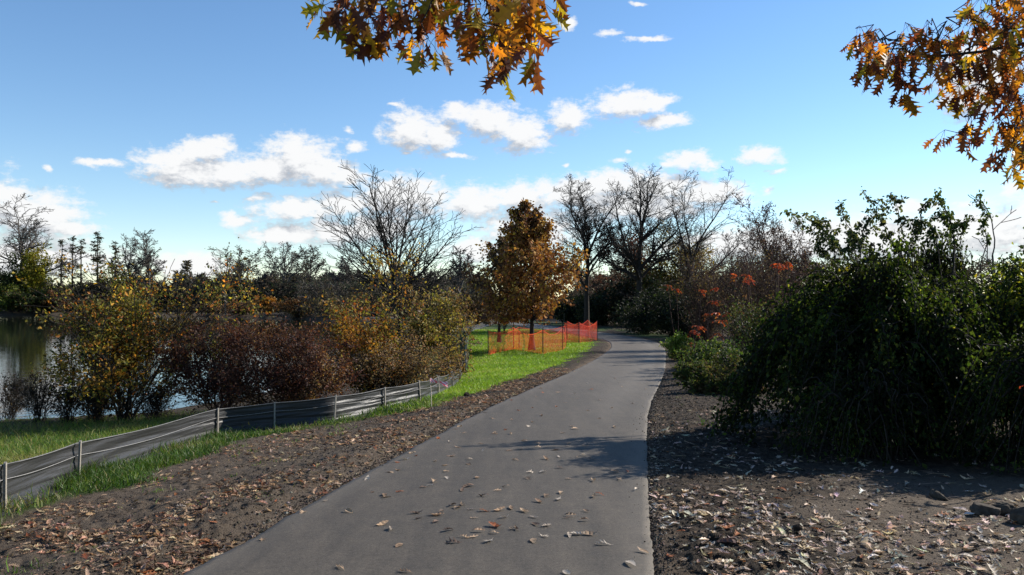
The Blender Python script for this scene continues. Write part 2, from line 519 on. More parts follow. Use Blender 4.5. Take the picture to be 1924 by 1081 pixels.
# ------------------------------------------------------------------ ground, path, lake
rs = np.random.RandomState(11)
GB = [ground_at(*q) for q in [(-150, 1075), (0, 1005), (150, 948), (300, 893), (450, 838), (560, 812), (640, 795), (790, 772), (870, 748), (960, 717), (1040, 690), (1095, 667), (1118, 650)]]
GBY = np.array([-30, 3] + [q[1] for q in GB]); GBX = np.array([-6.5, -5.2] + [q[0] for q in GB])
_o = np.argsort(GBY); GBY, GBX = GBY[_o], GBX[_o]
def grass_edge(Y):
    Y = np.asarray(Y, float)
    g = np.interp(Y, GBY, GBX)
    far = cx(Y) - 1.5 - .75
    return np.where(Y > 48, far, np.minimum(g, cx(Y) - 1.5 - .35))
FENCE_PX = [(-190, 1050), (-60, 990), (0, 962), (140, 906), (270, 860), (405, 820), (515, 806), (625, 793), (720, 773), (787, 758), (822, 745), (848, 730), (863, 716), (869, 703)]
FENCE = [ground_at(*q) for q in FENCE_PX] + [(-1.75, 30.5), (-1.95, 34), (-2.3, 40), (-2.7, 47), (-3.1, 55), (-3.5, 63), (xat(884, 70), 70), (xat(905, 79), 79), (xat(925, 87), 87), (xat(948, 95), 95)]
FENCE = np.array(FENCE)
def fence_x(Y): return np.interp(Y, FENCE[:, 1], FENCE[:, 0])
def grassiness(X, Y):
    e = grass_edge(Y)
    nz = (fbm(X * 1.3, Y * 1.3, o=3) - .5)
    g = sstep(.25, -.25, X - e + .28 * sstep(18, 12, Y) + nz * np.where(Y < 17, 1.1, 1.5))
    return g

def ground_disp(X, Y, z, lat, off, g):
    amp = sstep(0.02, .35, off) * np.clip(1 - Y / 70, .0, 1) * (Y > 0)
    clod = (1 - np.abs(2 * fbm(X * 6, Y * 6, o=3) - 1) * 1.8) * .45 - .2
    grain = fbm(X * 15, Y * 15, o=3) - .5
    lump = fbm(X * 1.7, Y * 1.7, o=3) - .5
    soft = 1 - .6 * g
    right = (lat > 0)
    grav = np.where(right, sstep(1.0, 2.0, off + (fbm(X, Y, o=2) - .5) * 1.2) * sstep(10.5, 7.5, Y), .8 * sstep(22, 12, Y))
    patchy = .35 + 1.1 * sstep(.4, .65, fbm(X * .9 + 9, Y * .9, o=2))
    z = z + amp * soft * (clod * np.where(right, .085 * (1 - .85 * grav), .05) * patchy + grain * np.where(right, .05 - .03 * grav, .045) + lump * .07)
    z = z + np.where(lat < 0, 1, .5) * sstep(.1, .5, off) * sstep(1.6, .7, off) * .05 * (Y > 0) * (Y < 70)   # soil graded up along the edge
    z = z - .06 * sstep(.06, -.10, off)
    return z, grav
def ground_z(X, Y):
    X = np.asarray(X, float); Y = np.asarray(Y, float)
    lat = lateral(X, Y)
    g = np.where(lat < 0, grassiness(X, Y), 0)
    return ground_disp(X, Y, zfun(X, Y), lat, np.abs(lat) - 1.5, g)[0]
def gz1(x, y): return float(ground_z(np.array([x]), np.array([y]))[0])

def build_ground():
    th = np.concatenate([np.linspace(-180, -44, 70, endpoint=False), np.linspace(-44, 44, 760), np.linspace(44, 180, 70)[1:]]) * pi / 180
    rad = np.concatenate([np.geomspace(.4, 3.2, 14, endpoint=False), np.geomspace(3.2, 60, 600, endpoint=False), np.geomspace(60, 6000, 90)])
    T, RR = np.meshgrid(th, rad)
    X, Y = (RR * np.sin(T)).ravel(), (RR * np.cos(T)).ravel()
    z = zfun(X, Y)
    lat = lateral(X, Y)
    g = np.where(lat < 0, grassiness(X, Y), 0)
    # the lit grass far right of the bend
    rg = sstep(30, 36, Y) * sstep(1.9, 2.6, lat) * sstep(.45, .6, fbm(X * .5, Y * .5, o=2) + .2)
    g = np.maximum(g, rg)
    off = np.abs(lat) - 1.5
    z, grav = ground_disp(X, Y, z, lat, off, g)
    right = lat > 0
    litter = np.where(lat < 0, sstep(.3, 1.2, fence_x(Y) - X + (fbm(X * .8, Y * .8, o=2) - .5) * 2) * sstep(15.0, 18.5, Y), sstep(3.2, 4.2, off) * sstep(8.5, 10, Y))
    sand = sstep(.30, .02, off + (fbm(X * 3, Y * 3, o=2) - .5) * .4) * np.where(right, .45, .55)
    far = sstep(110, 180, RR.ravel())
    g = np.where(lake_sd(X, Y) > -2.5, g * .4, g)
    litter = np.maximum(litter, far * .8)
    nA, nR = len(th), len(rad)
    i = np.arange(nR - 1)[:, None] * nA + np.arange(nA - 1)[None]
    Fq = np.stack([i, i + 1, i + 1 + nA, i + nA], -1).reshape(-1, 4)[:, ::-1]
    me = mesh_from('ground', np.stack([X, Y, z], 1), Fq, attrs={'grass': g, 'gravel': grav, 'sand': sand, 'litter': litter})
    o = link('ground', me, mat_ground()); o['kind'] = 'structure'
build_ground()

def build_path():
    L = catmull(PATHPTS, 40)
    seg = np.linalg.norm(np.diff(L, axis=0), axis=1); s = np.concatenate([[0], np.cumsum(seg)])
    t = np.linspace(0, s[-1], 2200)
    P = np.stack([np.interp(t, s, L[:, 0]), np.interp(t, s, L[:, 1])], 1)
    D = np.gradient(P, axis=0); D /= np.linalg.norm(D, axis=1, keepdims=True)
    N = np.stack([D[:, 1], -D[:, 0]], 1)
    w = np.array([-1.53, -1.5, -1.44, -1.2, -.8, -.4, 0, .4, .8, 1.2, 1.44, 1.5, 1.53])
    dz = np.array([-.06, -.004, 0, .006, .012, .016, .018, .016, .012, .006, 0, -.004, -.06])
    wob = (fbm(t * 1.5, t * 0, o=3) - .5) * .06 + (fbm(t * 11, t * 0 + 4, o=2) - .5) * .035
    wob2 = (fbm(t * 1.5 + 50, t * 0 + 9, o=3) - .5) * .04 + (fbm(t * 11 + 7, t * 0 + 6, o=2) - .5) * .03
    W = w[None] + np.where(w[None] < -1.3, wob[:, None], 0) + np.where(w[None] > 1.3, wob2[:, None], 0)
    X = P[:, 0, None] + N[:, 0, None] * W; Y = P[:, 1, None] + N[:, 1, None] * W
    z = zfun(P[:, 0], P[:, 1])[:, None] + dz[None] + .012 + 0 * X
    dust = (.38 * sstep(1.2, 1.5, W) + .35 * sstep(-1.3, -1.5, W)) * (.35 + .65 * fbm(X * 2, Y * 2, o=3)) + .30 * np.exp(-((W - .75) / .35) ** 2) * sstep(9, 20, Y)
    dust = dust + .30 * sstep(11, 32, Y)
    n, k = X.shape
    i = np.arange(n - 1)[:, None] * k + np.arange(k - 1)[None]
    Fq = np.stack([i, i + 1, i + 1 + k, i + k], -1).reshape(-1, 4)
    me = mesh_from('path', np.stack([X, Y, z], -1).reshape(-1, 3), Fq, attrs={'dust': np.clip(dust, 0, 1).ravel()})
    o = link('path', me, mat_asphalt()); o['kind'] = 'structure'
build_path()

def build_water():
    x = np.linspace(-420, 10, 60); y = np.linspace(-60, 200, 60)
    X, Y = np.meshgrid(x, y)
    i = np.arange(59)[:, None] * 60 + np.arange(59)[None]
    Fq = np.stack([i, i + 1, i + 61, i + 60], -1).reshape(-1, 4)
    keep = (lake_sd(X, Y).ravel()[Fq] > -9).any(1)
    Fq = Fq[keep]
    used, inv = np.unique(Fq, return_inverse=True)
    V = np.stack([X.ravel(), Y.ravel(), np.full(X.size, WATER_Z)], 1)[used]
    me = mesh_from('lake_water', V, inv.reshape(-1, 4))
    o = link('lake_water', me, mat_water()); o['kind'] = 'structure'
build_water()

# ------------------------------------------------------------------ grass
def blades_mesh(name, X, Y, h, w, colors, rs, lean=.45, zoff=0):
    N = len(X)
    z = zfun(X, Y) + zoff
    ax = np.stack([rs.normal(0, lean, N), rs.normal(0, lean, N), np.ones(N)], 1)
    ax /= np.linalg.norm(ax, axis=1, keepdims=True)
    fa = rs.rand(N) * pi
    side = np.stack([np.cos(fa), np.sin(fa), np.zeros(N)], 1)
    bend = np.stack([rs.normal(0, .35, N), rs.normal(0, .35, N), -np.abs(rs.normal(0, .12, N))], 1)
    p = np.stack([X, Y, z], 1)
    h = h[:, None]; w = w[:, None]
    m = p + ax * h * .55 + bend * h * .2
    t = p + ax * h * .95 + bend * h * .9
    V = np.stack([p - side * w, p + side * w, m + side * w * .75, m - side * w * .75, t + side * w * .12, t - side * w * .12], 1).reshape(-1, 3)
    b = (np.arange(N) * 6)[:, None, None]
    Fq = (b + np.array([(0, 1, 2, 3), (3, 2, 4, 5)])[None]).reshape(-1, 4)
    return mesh_from(name, V, Fq, colors=np.repeat(colors, 6, 0))

def scatter_view(n, x0, x1, y0, y1, rs):     # even over the ground, denser towards the viewer
    u = rs.rand(n)
    Y = y0 * (y1 / y0) ** u
    return x0 + (x1 - x0) * rs.rand(n), Y

def build_grass():
    rs = np.random.RandomState(5)
    # lawn between silt fence and soil edge
    Y = 5 * (75 / 5) ** rs.rand(420000)
    lo = fence_x(Y) - .05; hi = grass_edge(Y) + .5
    keepw = rs.rand(len(Y)) < np.clip((hi - lo) / 4.5, .1, 1)
    Y, lo, hi = Y[keepw], lo[keepw], hi[keepw]
    X = lo + (hi - lo) * rs.rand(len(Y))
    g = grassiness(X, Y)
    patch = fbm(X * .9, Y * .9, o=2)
    k = (rs.rand(len(Y)) < g * np.where(Y < 17, sstep(.3, .62, patch) * .9 + .12, .35 + .9 * patch)) & (np.abs(lateral(X, Y)) > 1.75)
    X, Y, patch = X[k], Y[k], patch[k]
    nearf = np.exp(-np.abs(X - fence_x(Y)) / .55) * sstep(24, 14, Y)
    h = (.055 + .00 * Y) * np.exp(rs.normal(0, .35, len(X))) + nearf * .2 * rs.rand(len(X)) ** 1.3
    h *= .7 + .7 * patch
    w = np.clip(.0028 + .00022 * Y, .003, .012) * np.exp(rs.normal(0, .2, len(X)))
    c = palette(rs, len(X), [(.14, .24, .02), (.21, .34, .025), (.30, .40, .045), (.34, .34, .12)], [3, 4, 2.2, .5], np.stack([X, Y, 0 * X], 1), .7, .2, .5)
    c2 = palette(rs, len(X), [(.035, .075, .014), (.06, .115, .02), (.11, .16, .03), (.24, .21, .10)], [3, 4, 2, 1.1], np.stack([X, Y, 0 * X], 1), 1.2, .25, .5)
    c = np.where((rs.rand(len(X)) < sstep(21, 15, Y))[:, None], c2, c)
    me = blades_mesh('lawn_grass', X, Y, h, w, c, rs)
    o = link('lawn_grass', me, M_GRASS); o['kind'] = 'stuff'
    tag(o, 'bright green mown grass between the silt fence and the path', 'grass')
    # rough grass between fence and lake, lit on the left
    Y = 9 * (21.5 / 9) ** rs.rand(130000)
    X = fence_x(Y) - .05 - 13 * rs.rand(len(Y)) ** 1.1
    k = (lake_sd(X, Y) < -.25) & (X > -.72 * Y - 1.5) & (rs.rand(len(Y)) < .35 + .8 * fbm(X, Y, o=2)) & (rs.rand(len(Y)) < sstep(21.5, 18, Y))
    X, Y = X[k], Y[k]
    h = .11 * np.exp(rs.normal(0, .35, len(X))); w = .0045 * np.exp(rs.normal(0, .2, len(X)))
    c = palette(rs, len(X), [(.07, .14, .018), (.13, .19, .03), (.22, .22, .06), (.26, .22, .09)], [2, 3, 2, 1.2], np.stack([X, Y, 0 * X], 1), .8, .2, .5)
    me = blades_mesh('bank_grass', X, Y, h, w, c, rs, .55)
    o = link('bank_grass', me, M_GRASS); o['kind'] = 'stuff'
    tag(o, 'yellowish rough grass on the bank between silt fence and lake', 'grass')
    # small tufts on the dirt shoulders and at the bend
    Y = 5 * (40 / 5) ** rs.rand(60000)
    X = cx(Y) - 5 + 12 * rs.rand(len(Y))
    lat = lateral(X, Y)
    d = fbm(X * 2.2, Y * 2.2, o=2)
    k = ((lat < -1.9) & (X > grass_edge(Y)) & (d > .66)) | ((lat > 2.0) & (Y > 11.5) & (d > np.where(Y > 24, .5, .64)))
    X, Y = X[k], Y[k]
    h = .05 * np.exp(rs.normal(0, .4, len(X))) * (1 + 1.6 * sstep(20, 30, Y)); w = .0035 + .0002 * Y
    c = palette(rs, len(X), [(.06, .13, .018), (.12, .19, .03), (.2, .19, .07)], [3, 3, 1.5], None, 1, .2)
    me = blades_mesh('grass_tufts', X, Y, h, w, c, rs, .6)
    o = link('grass_tufts', me, M_GRASS); o['kind'] = 'stuff'
    tag(o, 'thin green grass tufts sprouting on the bare dirt shoulders', 'grass')
build_grass()

# ------------------------------------------------------------------ branching generator
def _norm(v):
    m = math.sqrt(v[0] * v[0] + v[1] * v[1] + v[2] * v[2]) or 1e-9
    return (v[0] / m, v[1] / m, v[2] / m)
class Grower:
    def __init__(self, seed, nseg, wig, trop, kids, ang, ratio, start, taper=.35, rratio=.6, rmin=.004, shape=None, angvar=.25):
        self.r = random.Random(seed); self.nseg, self.wig, self.trop = nseg, wig, trop
        self.kids, self.ang, self.ratio, self.start = kids, ang, ratio, start
        self.taper, self.rratio, self.rmin, self.shape, self.angvar = taper, rratio, rmin, shape, angvar
        self.segs = [[] for _ in nseg]; self.tips = []
        self.maxd = len(nseg) - 1
    def grow(self, p, d, L, r, depth=0):
        rnd = self.r; n = self.nseg[depth]; st = L / n; w = self.wig[depth]; tp = self.trop[depth]
        ph = rnd.uniform(0, 6.28)
        kids = self.kids[depth] if depth < self.maxd else 0
        s0 = self.start[depth]
        rend = max(r * (self.taper if depth else self.taper * .6), self.rmin)
        last = depth == self.maxd
        for i in range(n):
            d = _norm((d[0] + rnd.gauss(0, w), d[1] + rnd.gauss(0, w), d[2] + rnd.gauss(0, w * .8) + tp))
            q = (p[0] + d[0] * st, p[1] + d[1] * st, p[2] + d[2] * st)
            f0, f1 = i / n, (i + 1) / n
            ra, rb = r + (rend - r) * f0, r + (rend - r) * f1
            self.segs[depth].append((*p, *q, ra, rb))
            if last or depth == self.maxd - 1:
                self.tips.append((*q, *d))
            if kids and f1 > s0:
                c = kids / max(1, n * (1 - s0))
                k = int(c) + (1 if rnd.random() < c - int(c) else 0)
                for _ in range(k):
                    t = rnd.random()
                    b = (p[0] + (q[0] - p[0]) * t, p[1] + (q[1] - p[1]) * t, p[2] + (q[2] - p[2]) * t)
                    fr = f0 + (f1 - f0) * t
                    ph += 2.4 + rnd.uniform(-.5, .5)
                    a = self.ang[depth] * rnd.uniform(1 - self.angvar, 1 + self.angvar)
                    # perpendicular frame
                    h = (1, 0, 0) if abs(d[2]) > .9 else (0, 0, 1)
                    e1 = _norm((d[1] * h[2] - d[2] * h[1], d[2] * h[0] - d[0] * h[2], d[0] * h[1] - d[1] * h[0]))
                    e2 = (d[1] * e1[2] - d[2] * e1[1], d[2] * e1[0] - d[0] * e1[2], d[0] * e1[1] - d[1] * e1[0])
                    ca, sa = cos(a), sin(a); c1, c2 = cos(ph), sin(ph)
                    nd = tuple(d[j] * ca + (e1[j] * c1 + e2[j] * c2) * sa for j in range(3))
                    sh = self.shape(fr) if (self.shape and depth == 0) else (1.15 - .6 * fr)
                    self.grow(b, nd, L * self.ratio[depth] * sh * rnd.uniform(.75, 1.2), max((ra + (rb - ra) * t) * self.rratio, self.rmin), depth + 1)
            p = q
    def fit(self, H, W, base_w=None):
        """scale to height H and width W with the root at the origin"""
        A = np.array([s for lv in self.segs for s in lv])
        top = np.percentile(A[:, 5], 99.7); wid = np.percentile(A[:, [0, 3]], 99) - np.percentile(A[:, [0, 3]], 1)
        return np.array([W / wid, W / wid, H / top])
    def level(self, i, s):
        a = np.array(self.segs[i]).reshape(-1, 8).copy()
        a[:, :3] *= s; a[:, 3:6] *= s
        return a
    def tip_array(self, s):
        a = np.array(self.tips).reshape(-1, 6).copy(); a[:, :3] *= s
        return a

def finish_woody(root, G, s, bark, trunk_levels=1, n_trunk=7, rscale=1.0, crown_name='branches', flare=0.0):
    tr = [G.level(i, s) for i in range(trunk_levels)]
    br = [G.level(i, s) for i in range(trunk_levels, len(G.segs)) if G.segs[i]]
    T = np.concatenate(tr); T[:, 6:] *= rscale
    if flare:
        zz = T[:, [2, 5]]; T[:, 6:] *= 1 + flare * np.exp(-np.maximum(zz, 0) / .35)
    V, f = tubes(T, n_trunk)
    link('trunk', mesh_from('trunk', V, f), bark, root)
    if br:
        parts = []
        for k, b in enumerate(br):
            b[:, 6:] *= rscale
            parts.append(tubes(b, 5 if k == 0 else 3))
        V, f = join(parts)
        link(crown_name, mesh_from(crown_name, V, f), bark, root)

def crown(root, name, pos, axis, size, rs, cols, weights=None, tmpl=T_LEAF, mat=None, scale=.8, jit=.25, clump=.6, normal=None):
    c = palette(rs, len(pos), cols, weights, pos, scale, jit, clump)
    V, f, C = leaves(pos, axis, size, rs, tmpl, c, normal)
    return link(name, mesh_from(name, V, f, colors=C, flat=True), mat or M_LEAF, root)

def leaf_points(tips, n, spread, rs, droop=.5):
    i = rs.randint(0, len(tips), n)
    pos = tips[i, :3] + rs.normal(0, spread, (n, 3))
    ax = tips[i, 3:6] * .6 + rs.normal(0, .6, (n, 3)) + np.array([0, 0, -droop])
    return pos, ax

# --- bare tree: trunk, limbs reaching for a domed outline, then finer and finer wood
def bare_tree(px, Y, top, wpx, label, seed, leaders=5, spread=.8, bark=None, twigs=(8, 6, 5), rs0=.16, rmin=.012, name='bare_tree', lean=0, fork=.25, leaf=None, wig=.09, group=None, trop=.05, nlev=4, low=.0):
    X = xat(px, Y); z = z1(X, Y)
    root = thing(name, label, 'tree', (X, Y, z - .05), group)
    H = zat(top, Y) - z; W = wpx / F * Y
    rnd = random.Random(seed)
    nseg = [8, 6, 5, 3][:nlev]
    G = Grower(seed, nseg, [wig, wig * 1.3, .15, .2][:nlev], [trop, trop, trop, .03][:nlev], list(twigs[:nlev - 1]) + [0],
               [.62, .62, .7, .7][:nlev], [.42, .48, .5, .5][:nlev], [.18, .12, .1, .1][:nlev], taper=.3, rratio=.6, rmin=rmin)
    # trunk
    n = 7; pts = []; T = []
    p = (0., 0., 0.); d = _norm((lean, 0, 1))
    Lt = fork * H * 1.25
    for i in range(n):
        d = _norm((d[0] + rnd.gauss(0, .03), d[1] + rnd.gauss(0, .03), d[2]))
        q = tuple(p[j] + d[j] * Lt / n for j in range(3))
        T.append((*p, *q, rs0 * (1 - .45 * i / n), rs0 * (1 - .45 * (i + 1) / n))); p = q; pts.append(q)
    zc = fork * H; rz = H - zc; rx = W / 2
    ph = rnd.uniform(0, 6)
    for k in range(leaders):
        f = (k + .5) / leaders
        a = spread * (f ** .8) * rnd.uniform(.85, 1.15)
        ph += 2.4 + rnd.uniform(-.3, .3)
        q = pts[min(n - 1, int(n * (1 - .5 * f * rnd.uniform(.6, 1.2))))]
        d = _norm((sin(a) * cos(ph) + lean, sin(a) * sin(ph), cos(a)))
        t = 1 / math.sqrt((d[0] / rx) ** 2 + (d[1] / rx) ** 2 + (d[2] / rz) ** 2)
        G.grow(q, d, t * rnd.uniform(.82, 1.0), rs0 * rnd.uniform(.36, .55), 0)
    for k in range(int(low)):
        a = rnd.uniform(1.0, 1.35); ph += 2.4
        q = pts[rnd.randrange(2, n)]
        G.grow(q, _norm((sin(a) * cos(ph), sin(a) * sin(ph), cos(a))), rx * rnd.uniform(.5, .9), rs0 * .22, 1)
    A = np.array([g for lv in G.segs for g in lv])
    zt = np.percentile(A[:, 5], 99.8); wd = np.percentile(A[:, 3], 99.5) - np.percentile(A[:, 3], .5)
    s = np.array([W / wd, W / wd, H / zt])
    G.segs = [T] + G.segs
    finish_woody(root, G, s, bark or M_BARK, 1, flare=.6)
    if leaf:
        rs = np.random.RandomState(seed)
        t = G.tip_array(s)
        pos, ax = leaf_points(t, leaf['n'], leaf.get('spread', .15), rs, leaf.get('droop', .5))
        crown(root, 'crown', pos, ax, leaf['size'] * np.exp(rs.normal(0, .25, len(pos))), rs, leaf['cols'], leaf.get('w'), mat=leaf.get('mat', M_DRYLEAF))
    return root

# --- multi-stem shrub
def shrub(px, Y, top, wpx, label, seed, n=6000, size=.05, cols=((.1, .12, .03),), w=None, stems=9, spread=.35, bark=None, mat=None, name='leafy_shrub', fill=.12, tmpl=T_LEAF,
          droop=.4, depthw=None, base=None, scale=.8, clump=.6, splay=.6, rm=.005, r0=.03, cat='shrub', group=None, kids=(6, 5), jit=.25, stemlen=1.0, zsink=0):
    X = xat(px, Y); z = z1(X, Y) if base is None else base
    root = thing(name, label, cat, (X, Y, z - .03 - zsink), group)
    H = zat(top, Y) - z + zsink; W = wpx / F * Y
    rs = np.random.RandomState(seed); rnd = random.Random(seed)
    G = Grower(seed, [6, 5, 4], [.08, .14, .2], [.02, .04, .02], [kids[0], kids[1], 0], [.6, .65, .6], [.48, .5, .5], [.15, .1, .1], taper=.3, rratio=.55, rmin=rm)
    for i in range(stems):
        a = rnd.uniform(0, 2 * pi); t = rnd.random() ** .6 * splay
        G.grow((rnd.gauss(0, .08), rnd.gauss(0, .08), 0), _norm((cos(a) * t, sin(a) * t, 1)), rnd.uniform(.7, 1.05) * H * .95 * stemlen, r0 * rnd.uniform(.6, 1.1), 0)
    s = G.fit(H, W)
    if depthw: s[1] = s[0] * depthw
    finish_woody(root, G, s, bark or M_BARK, 1, 4, crown_name='twigs')
    t = G.tip_array(s)
    if n:
        # thin out clumps with noise so that gaps show
        pos, ax = leaf_points(t, int(n * 1.5), fill * H * .35, rs, droop)
        q = fbm(pos[:, 0] * 1.6 / max(H, 1) * 3 + seed, pos[:, 1] * 1.6 / max(H, 1) * 3, pos[:, 2] * 1.6 / max(H, 1) * 3, 2)
        keep = (q + rs.normal(0, .06, len(q)) > np.percentile(q, 33)) & (pos[:, 2] > .02 * H)
        pos, ax = pos[keep], ax[keep]
        crown(root, 'foliage', pos, ax, size * np.exp(rs.normal(0, .28, len(pos))), rs, cols, w, tmpl, mat, scale, jit, clump)
    return root

# ------------------------------------------------------------------ palettes
YEL = [(0.384, 0.192, 0.0264), (0.432, 0.288, 0.048), (0.18, 0.156, 0.0336), (0.096, 0.096, 0.0264), (0.336, 0.12, 0.024), (0.084, 0.054, 0.024)]
DKRED = [(0.0375, 0.0175, 0.015), (0.0688, 0.025, 0.02), (0.1063, 0.045, 0.0275), (0.15, 0.0813, 0.045), (0.25, 0.15, 0.0625)]
TAN = [(0.204, 0.132, 0.066), (0.288, 0.192, 0.084), (0.12, 0.078, 0.048), (0.336, 0.192, 0.048), (0.156, 0.144, 0.06)]
GRN = [(.03, .055, .015), (.05, .085, .018), (.08, .12, .025), (.13, .16, .03)]
DKG = [(.008, .013, .007), (.013, .02, .009), (.022, .03, .012)]
RUST = [(.16, .07, .03), (.22, .10, .035), (.10, .055, .03), (.12, .09, .04)]
OAKC = [(0.2645, 0.115, 0.0322), (0.3565, 0.1725, 0.0345), (0.1725, 0.0747, 0.0322), (0.414, 0.2415, 0.0403), (0.115, 0.0575, 0.0287)]

# ------------------------------------------------------------------ far shore
def far_shore():
    bare_tree(35, 182, 362, 175, 'tall spreading bare tree at the left edge beyond the lake', 21, leaders=6, spread=1.0, twigs=(8, 6, 4), rs0=.6, rmin=.045, fork=.42, wig=.13, bark=M_BARK_GREY)
    shrub(62, 180, 467, 46, 'yellow leafy tree column hugging the tall bare tree by the lake', 31, 7000, .42, [(.30, .24, .02), (.24, .22, .03), (.16, .16, .03)], stems=5, splay=.12, rm=.03, r0=.2, name='yellow_tree', cat='tree', scale=.2)
    shrub(18, 181, 478, 76, 'dark green ivy covered tree at the far left shore', 32, 8000, .45, [(.02, .03, .01), (.035, .05, .014), (.07, .08, .02)], stems=6, splay=.3, rm=.03, r0=.2, name='ivy_tree', cat='tree', scale=.2)
    shrub(22, 176.5, 535, 72, 'light green drooping shrub at the left water edge', 33, 4500, .4, [(.10, .13, .02), (.16, .18, .03), (.05, .07, .02)], stems=7, rm=.03, r0=.1, scale=.25)
    shrub(88, 176.5, 545, 100, 'rounded dark green shrub on the far lake shore', 34, 7000, .38, [(.03, .045, .012), (.05, .065, .018), (.08, .05, .02)], stems=8, rm=.03, r0=.1, scale=.2)
    shrub(138, 176, 548, 70, 'rusty orange shrub on the far shore behind the yellow shrub', 35, 4000, .34, RUST, stems=8, rm=.03, r0=.1, scale=.3)
    # sparse conifers
    def conifer(px, top, wpx, seed, label, Y, dens=1.0):
        X = xat(px, Y); z = z1(X, Y); H = zat(top, Y) - z; W = wpx / F * Y
        root = thing('conifer_tree', label, 'tree', (X, Y, z - .1), 'sparse conifers beyond the lake')
        rnd = random.Random(seed); rs = np.random.RandomState(seed)
        V, f = poly_tube([(0, 0, 0), (rnd.gauss(0, .1), 0, H * .5), (rnd.gauss(0, .15), 0, H)], .3, .05, 6)
        link('trunk', mesh_from('trunk', V, f), M_BARK, root)
        segs = []; lp = []
        for k in range(int(46 * dens)):
            t = rnd.uniform(.22, .99); a = rnd.uniform(0, 2 * pi)
            Lb = W * .5 * (1 - t) ** .55 * rnd.uniform(.5, 1.15) + .3
            p0 = np.array([0, 0, t * H]); e = np.array([cos(a), sin(a), rnd.uniform(-.05, .25)])
            p1 = p0 + e * Lb
            segs.append((*p0, *p1, .07, .035))
            for _ in range(16):
                lp.append(p0 + e * Lb * rnd.uniform(.3, 1.05) + np.array([rnd.gauss(0, .25), rnd.gauss(0, .25), rnd.gauss(-.02, .13)]))
        V, f = tubes(segs, 3)
        link('branches', mesh_from('branches', V, f), M_BARK, root)
        lp = np.array(lp); ax = rs.normal(0, 1, (len(lp), 3)) * np.array([1, 1, .35])
        crown(root, 'crown', lp, ax, .55 * np.exp(rs.normal(0, .25, len(lp))), rs, [(.025, .03, .02), (.045, .048, .03), (.06, .05, .03)], tmpl=T_LONG, scale=.4)
    for i, (px, top, w_, Y, d, lab) in enumerate([(116, 450, 24, 186, .8, 'thin sparse conifer nearest the tall bare tree at left'),
                                         (136, 443, 26, 190, .7, 'spindly conifer second from the left in the lakeside row'),
                                         (152, 448, 22, 187, .7, 'narrow bare topped conifer in the middle of the lakeside row'),
                                         (182, 436, 44, 185, 1.5, 'fullest conifer with layered branches left of the bare clump'),
                                         (216, 452, 40, 188, 1.2, 'dark conifer partly behind the bare lakeside clump'),
                                         (351, 489, 30, 192, 1.5, 'small lone pine standing apart beyond the lake')]):
        conifer(px, top, w_, 40 + i, lab, Y, d)
    for i, (px, top, w_, Y, lab) in enumerate([(240, 440, 80, 183, 'bare multi stemmed tree behind the yellow shrub beyond the lake'),
                                     (284, 430, 74, 184, 'bare tree with a few last leaves at the clump\'s right end'),
                                     (450, 460, 90, 186, 'round headed bare tree left in the far wood'),
                                     (528, 452, 110, 183, 'broad domed bare tree in the middle of the far wood'),
                                     (582, 462, 76, 190, 'narrow bare tree at the right end of the far wood'),
                                     (655, 482, 90, 170, 'small far bare tree seen through the lakeside maple'),
                                     (862, 462, 66, 120, 'thin pale bare tree left of the brown oak'),
                                     (800, 500, 90, 150, 'low far bare tree behind the right of the lakeside maple')]):
        bare_tree(px, Y, top, w_, lab, 60 + i, leaders=8, spread=1.15, twigs=(8, 6, 4), rs0=.4, rmin=.04, fork=.42, wig=.12, bark=M_BARK_GREY,
                  leaf=dict(n=900, size=.3, cols=[(.13, .11, .05), (.09, .08, .045)], spread=.4) if 'far wood' in lab else None)
    bare_tree(424, 120, 478, 46, 'slim bare sapling on the far shore between the shrubs', 75, leaders=4, spread=.4, twigs=(5, 4), rs0=.14, rmin=.022, fork=.3, nlev=3, bark=M_BARK_GREY)
    for i, (px, top, w_, Y, cols, lab) in enumerate([(452, 566, 70, 152, RUST, 'rust coloured low shrub left on the far bank'),
                                          (505, 558, 44, 146, [(.3, .13, .02), (.2, .1, .03)], 'bright orange shrub on the far bank above the dark red bush'),
                                          (560, 560, 70, 138, RUST, 'rust brown low shrub right of the bright orange one'),
                                          (640, 545, 110, 128, [(.1, .075, .04), (.06, .055, .03)], 'wide olive brown thicket shrub behind the yellow shrubs'),
                                          (395, 572, 70, 160, [(.09, .05, .03), (.07, .06, .03)], 'dull brown shrub by the far water seen between two bushes'),
                                          (905, 570, 60, 88, [(.14, .065, .03), (.18, .12, .05)], 'russet shrub beside the far silt fence left of the oak')]):
        shrub(px, Y, top, w_, lab, 80 + i, 3500, .0022 * Y, cols, stems=9, rm=.018, r0=.06, scale=.3)
    # woods far off that read as one mass
    def woods(label, spans, seed, cols):
        rs = np.random.RandomState(seed); P, A, S = [], [], []
        for (x0, x1, ytop, Y0, Y1, n) in spans:
            px = x0 + (x1 - x0) * rs.rand(n); Y = Y0 + (Y1 - Y0) * rs.rand(n)
            X = (px - 962) / F * Y
            zt = CAMH + (565 - ytop) / F * Y
            crownh = zt + (fbm(px * .045, Y * .05, o=3) - .5) * 5 * (Y / 170)
            zb = -1.2
            z = zb + (crownh - zb) * rs.rand(n) ** .65
            P.append(np.stack([X, Y, z], 1)); S.append(np.full(n, .0046) * Y)
        P = np.concatenate(P); S = np.concatenate(S) * np.exp(rs.normal(0, .3, len(P)))
        ax = rs.normal(0, 1, P.shape) + np.array([0, 0, .4])
        c = palette(rs, len(P), cols, None, P, .09, .25, .7)
        V, f, C = leaves(P, ax, S * 1.1, rs, T_LONG, c, wid=.6)
        o = link('far_woods', mesh_from('far_woods', V, f, colors=C, flat=True), M_DRYLEAF)
        o['kind'] = 'stuff'; tag(o, label, 'woods')
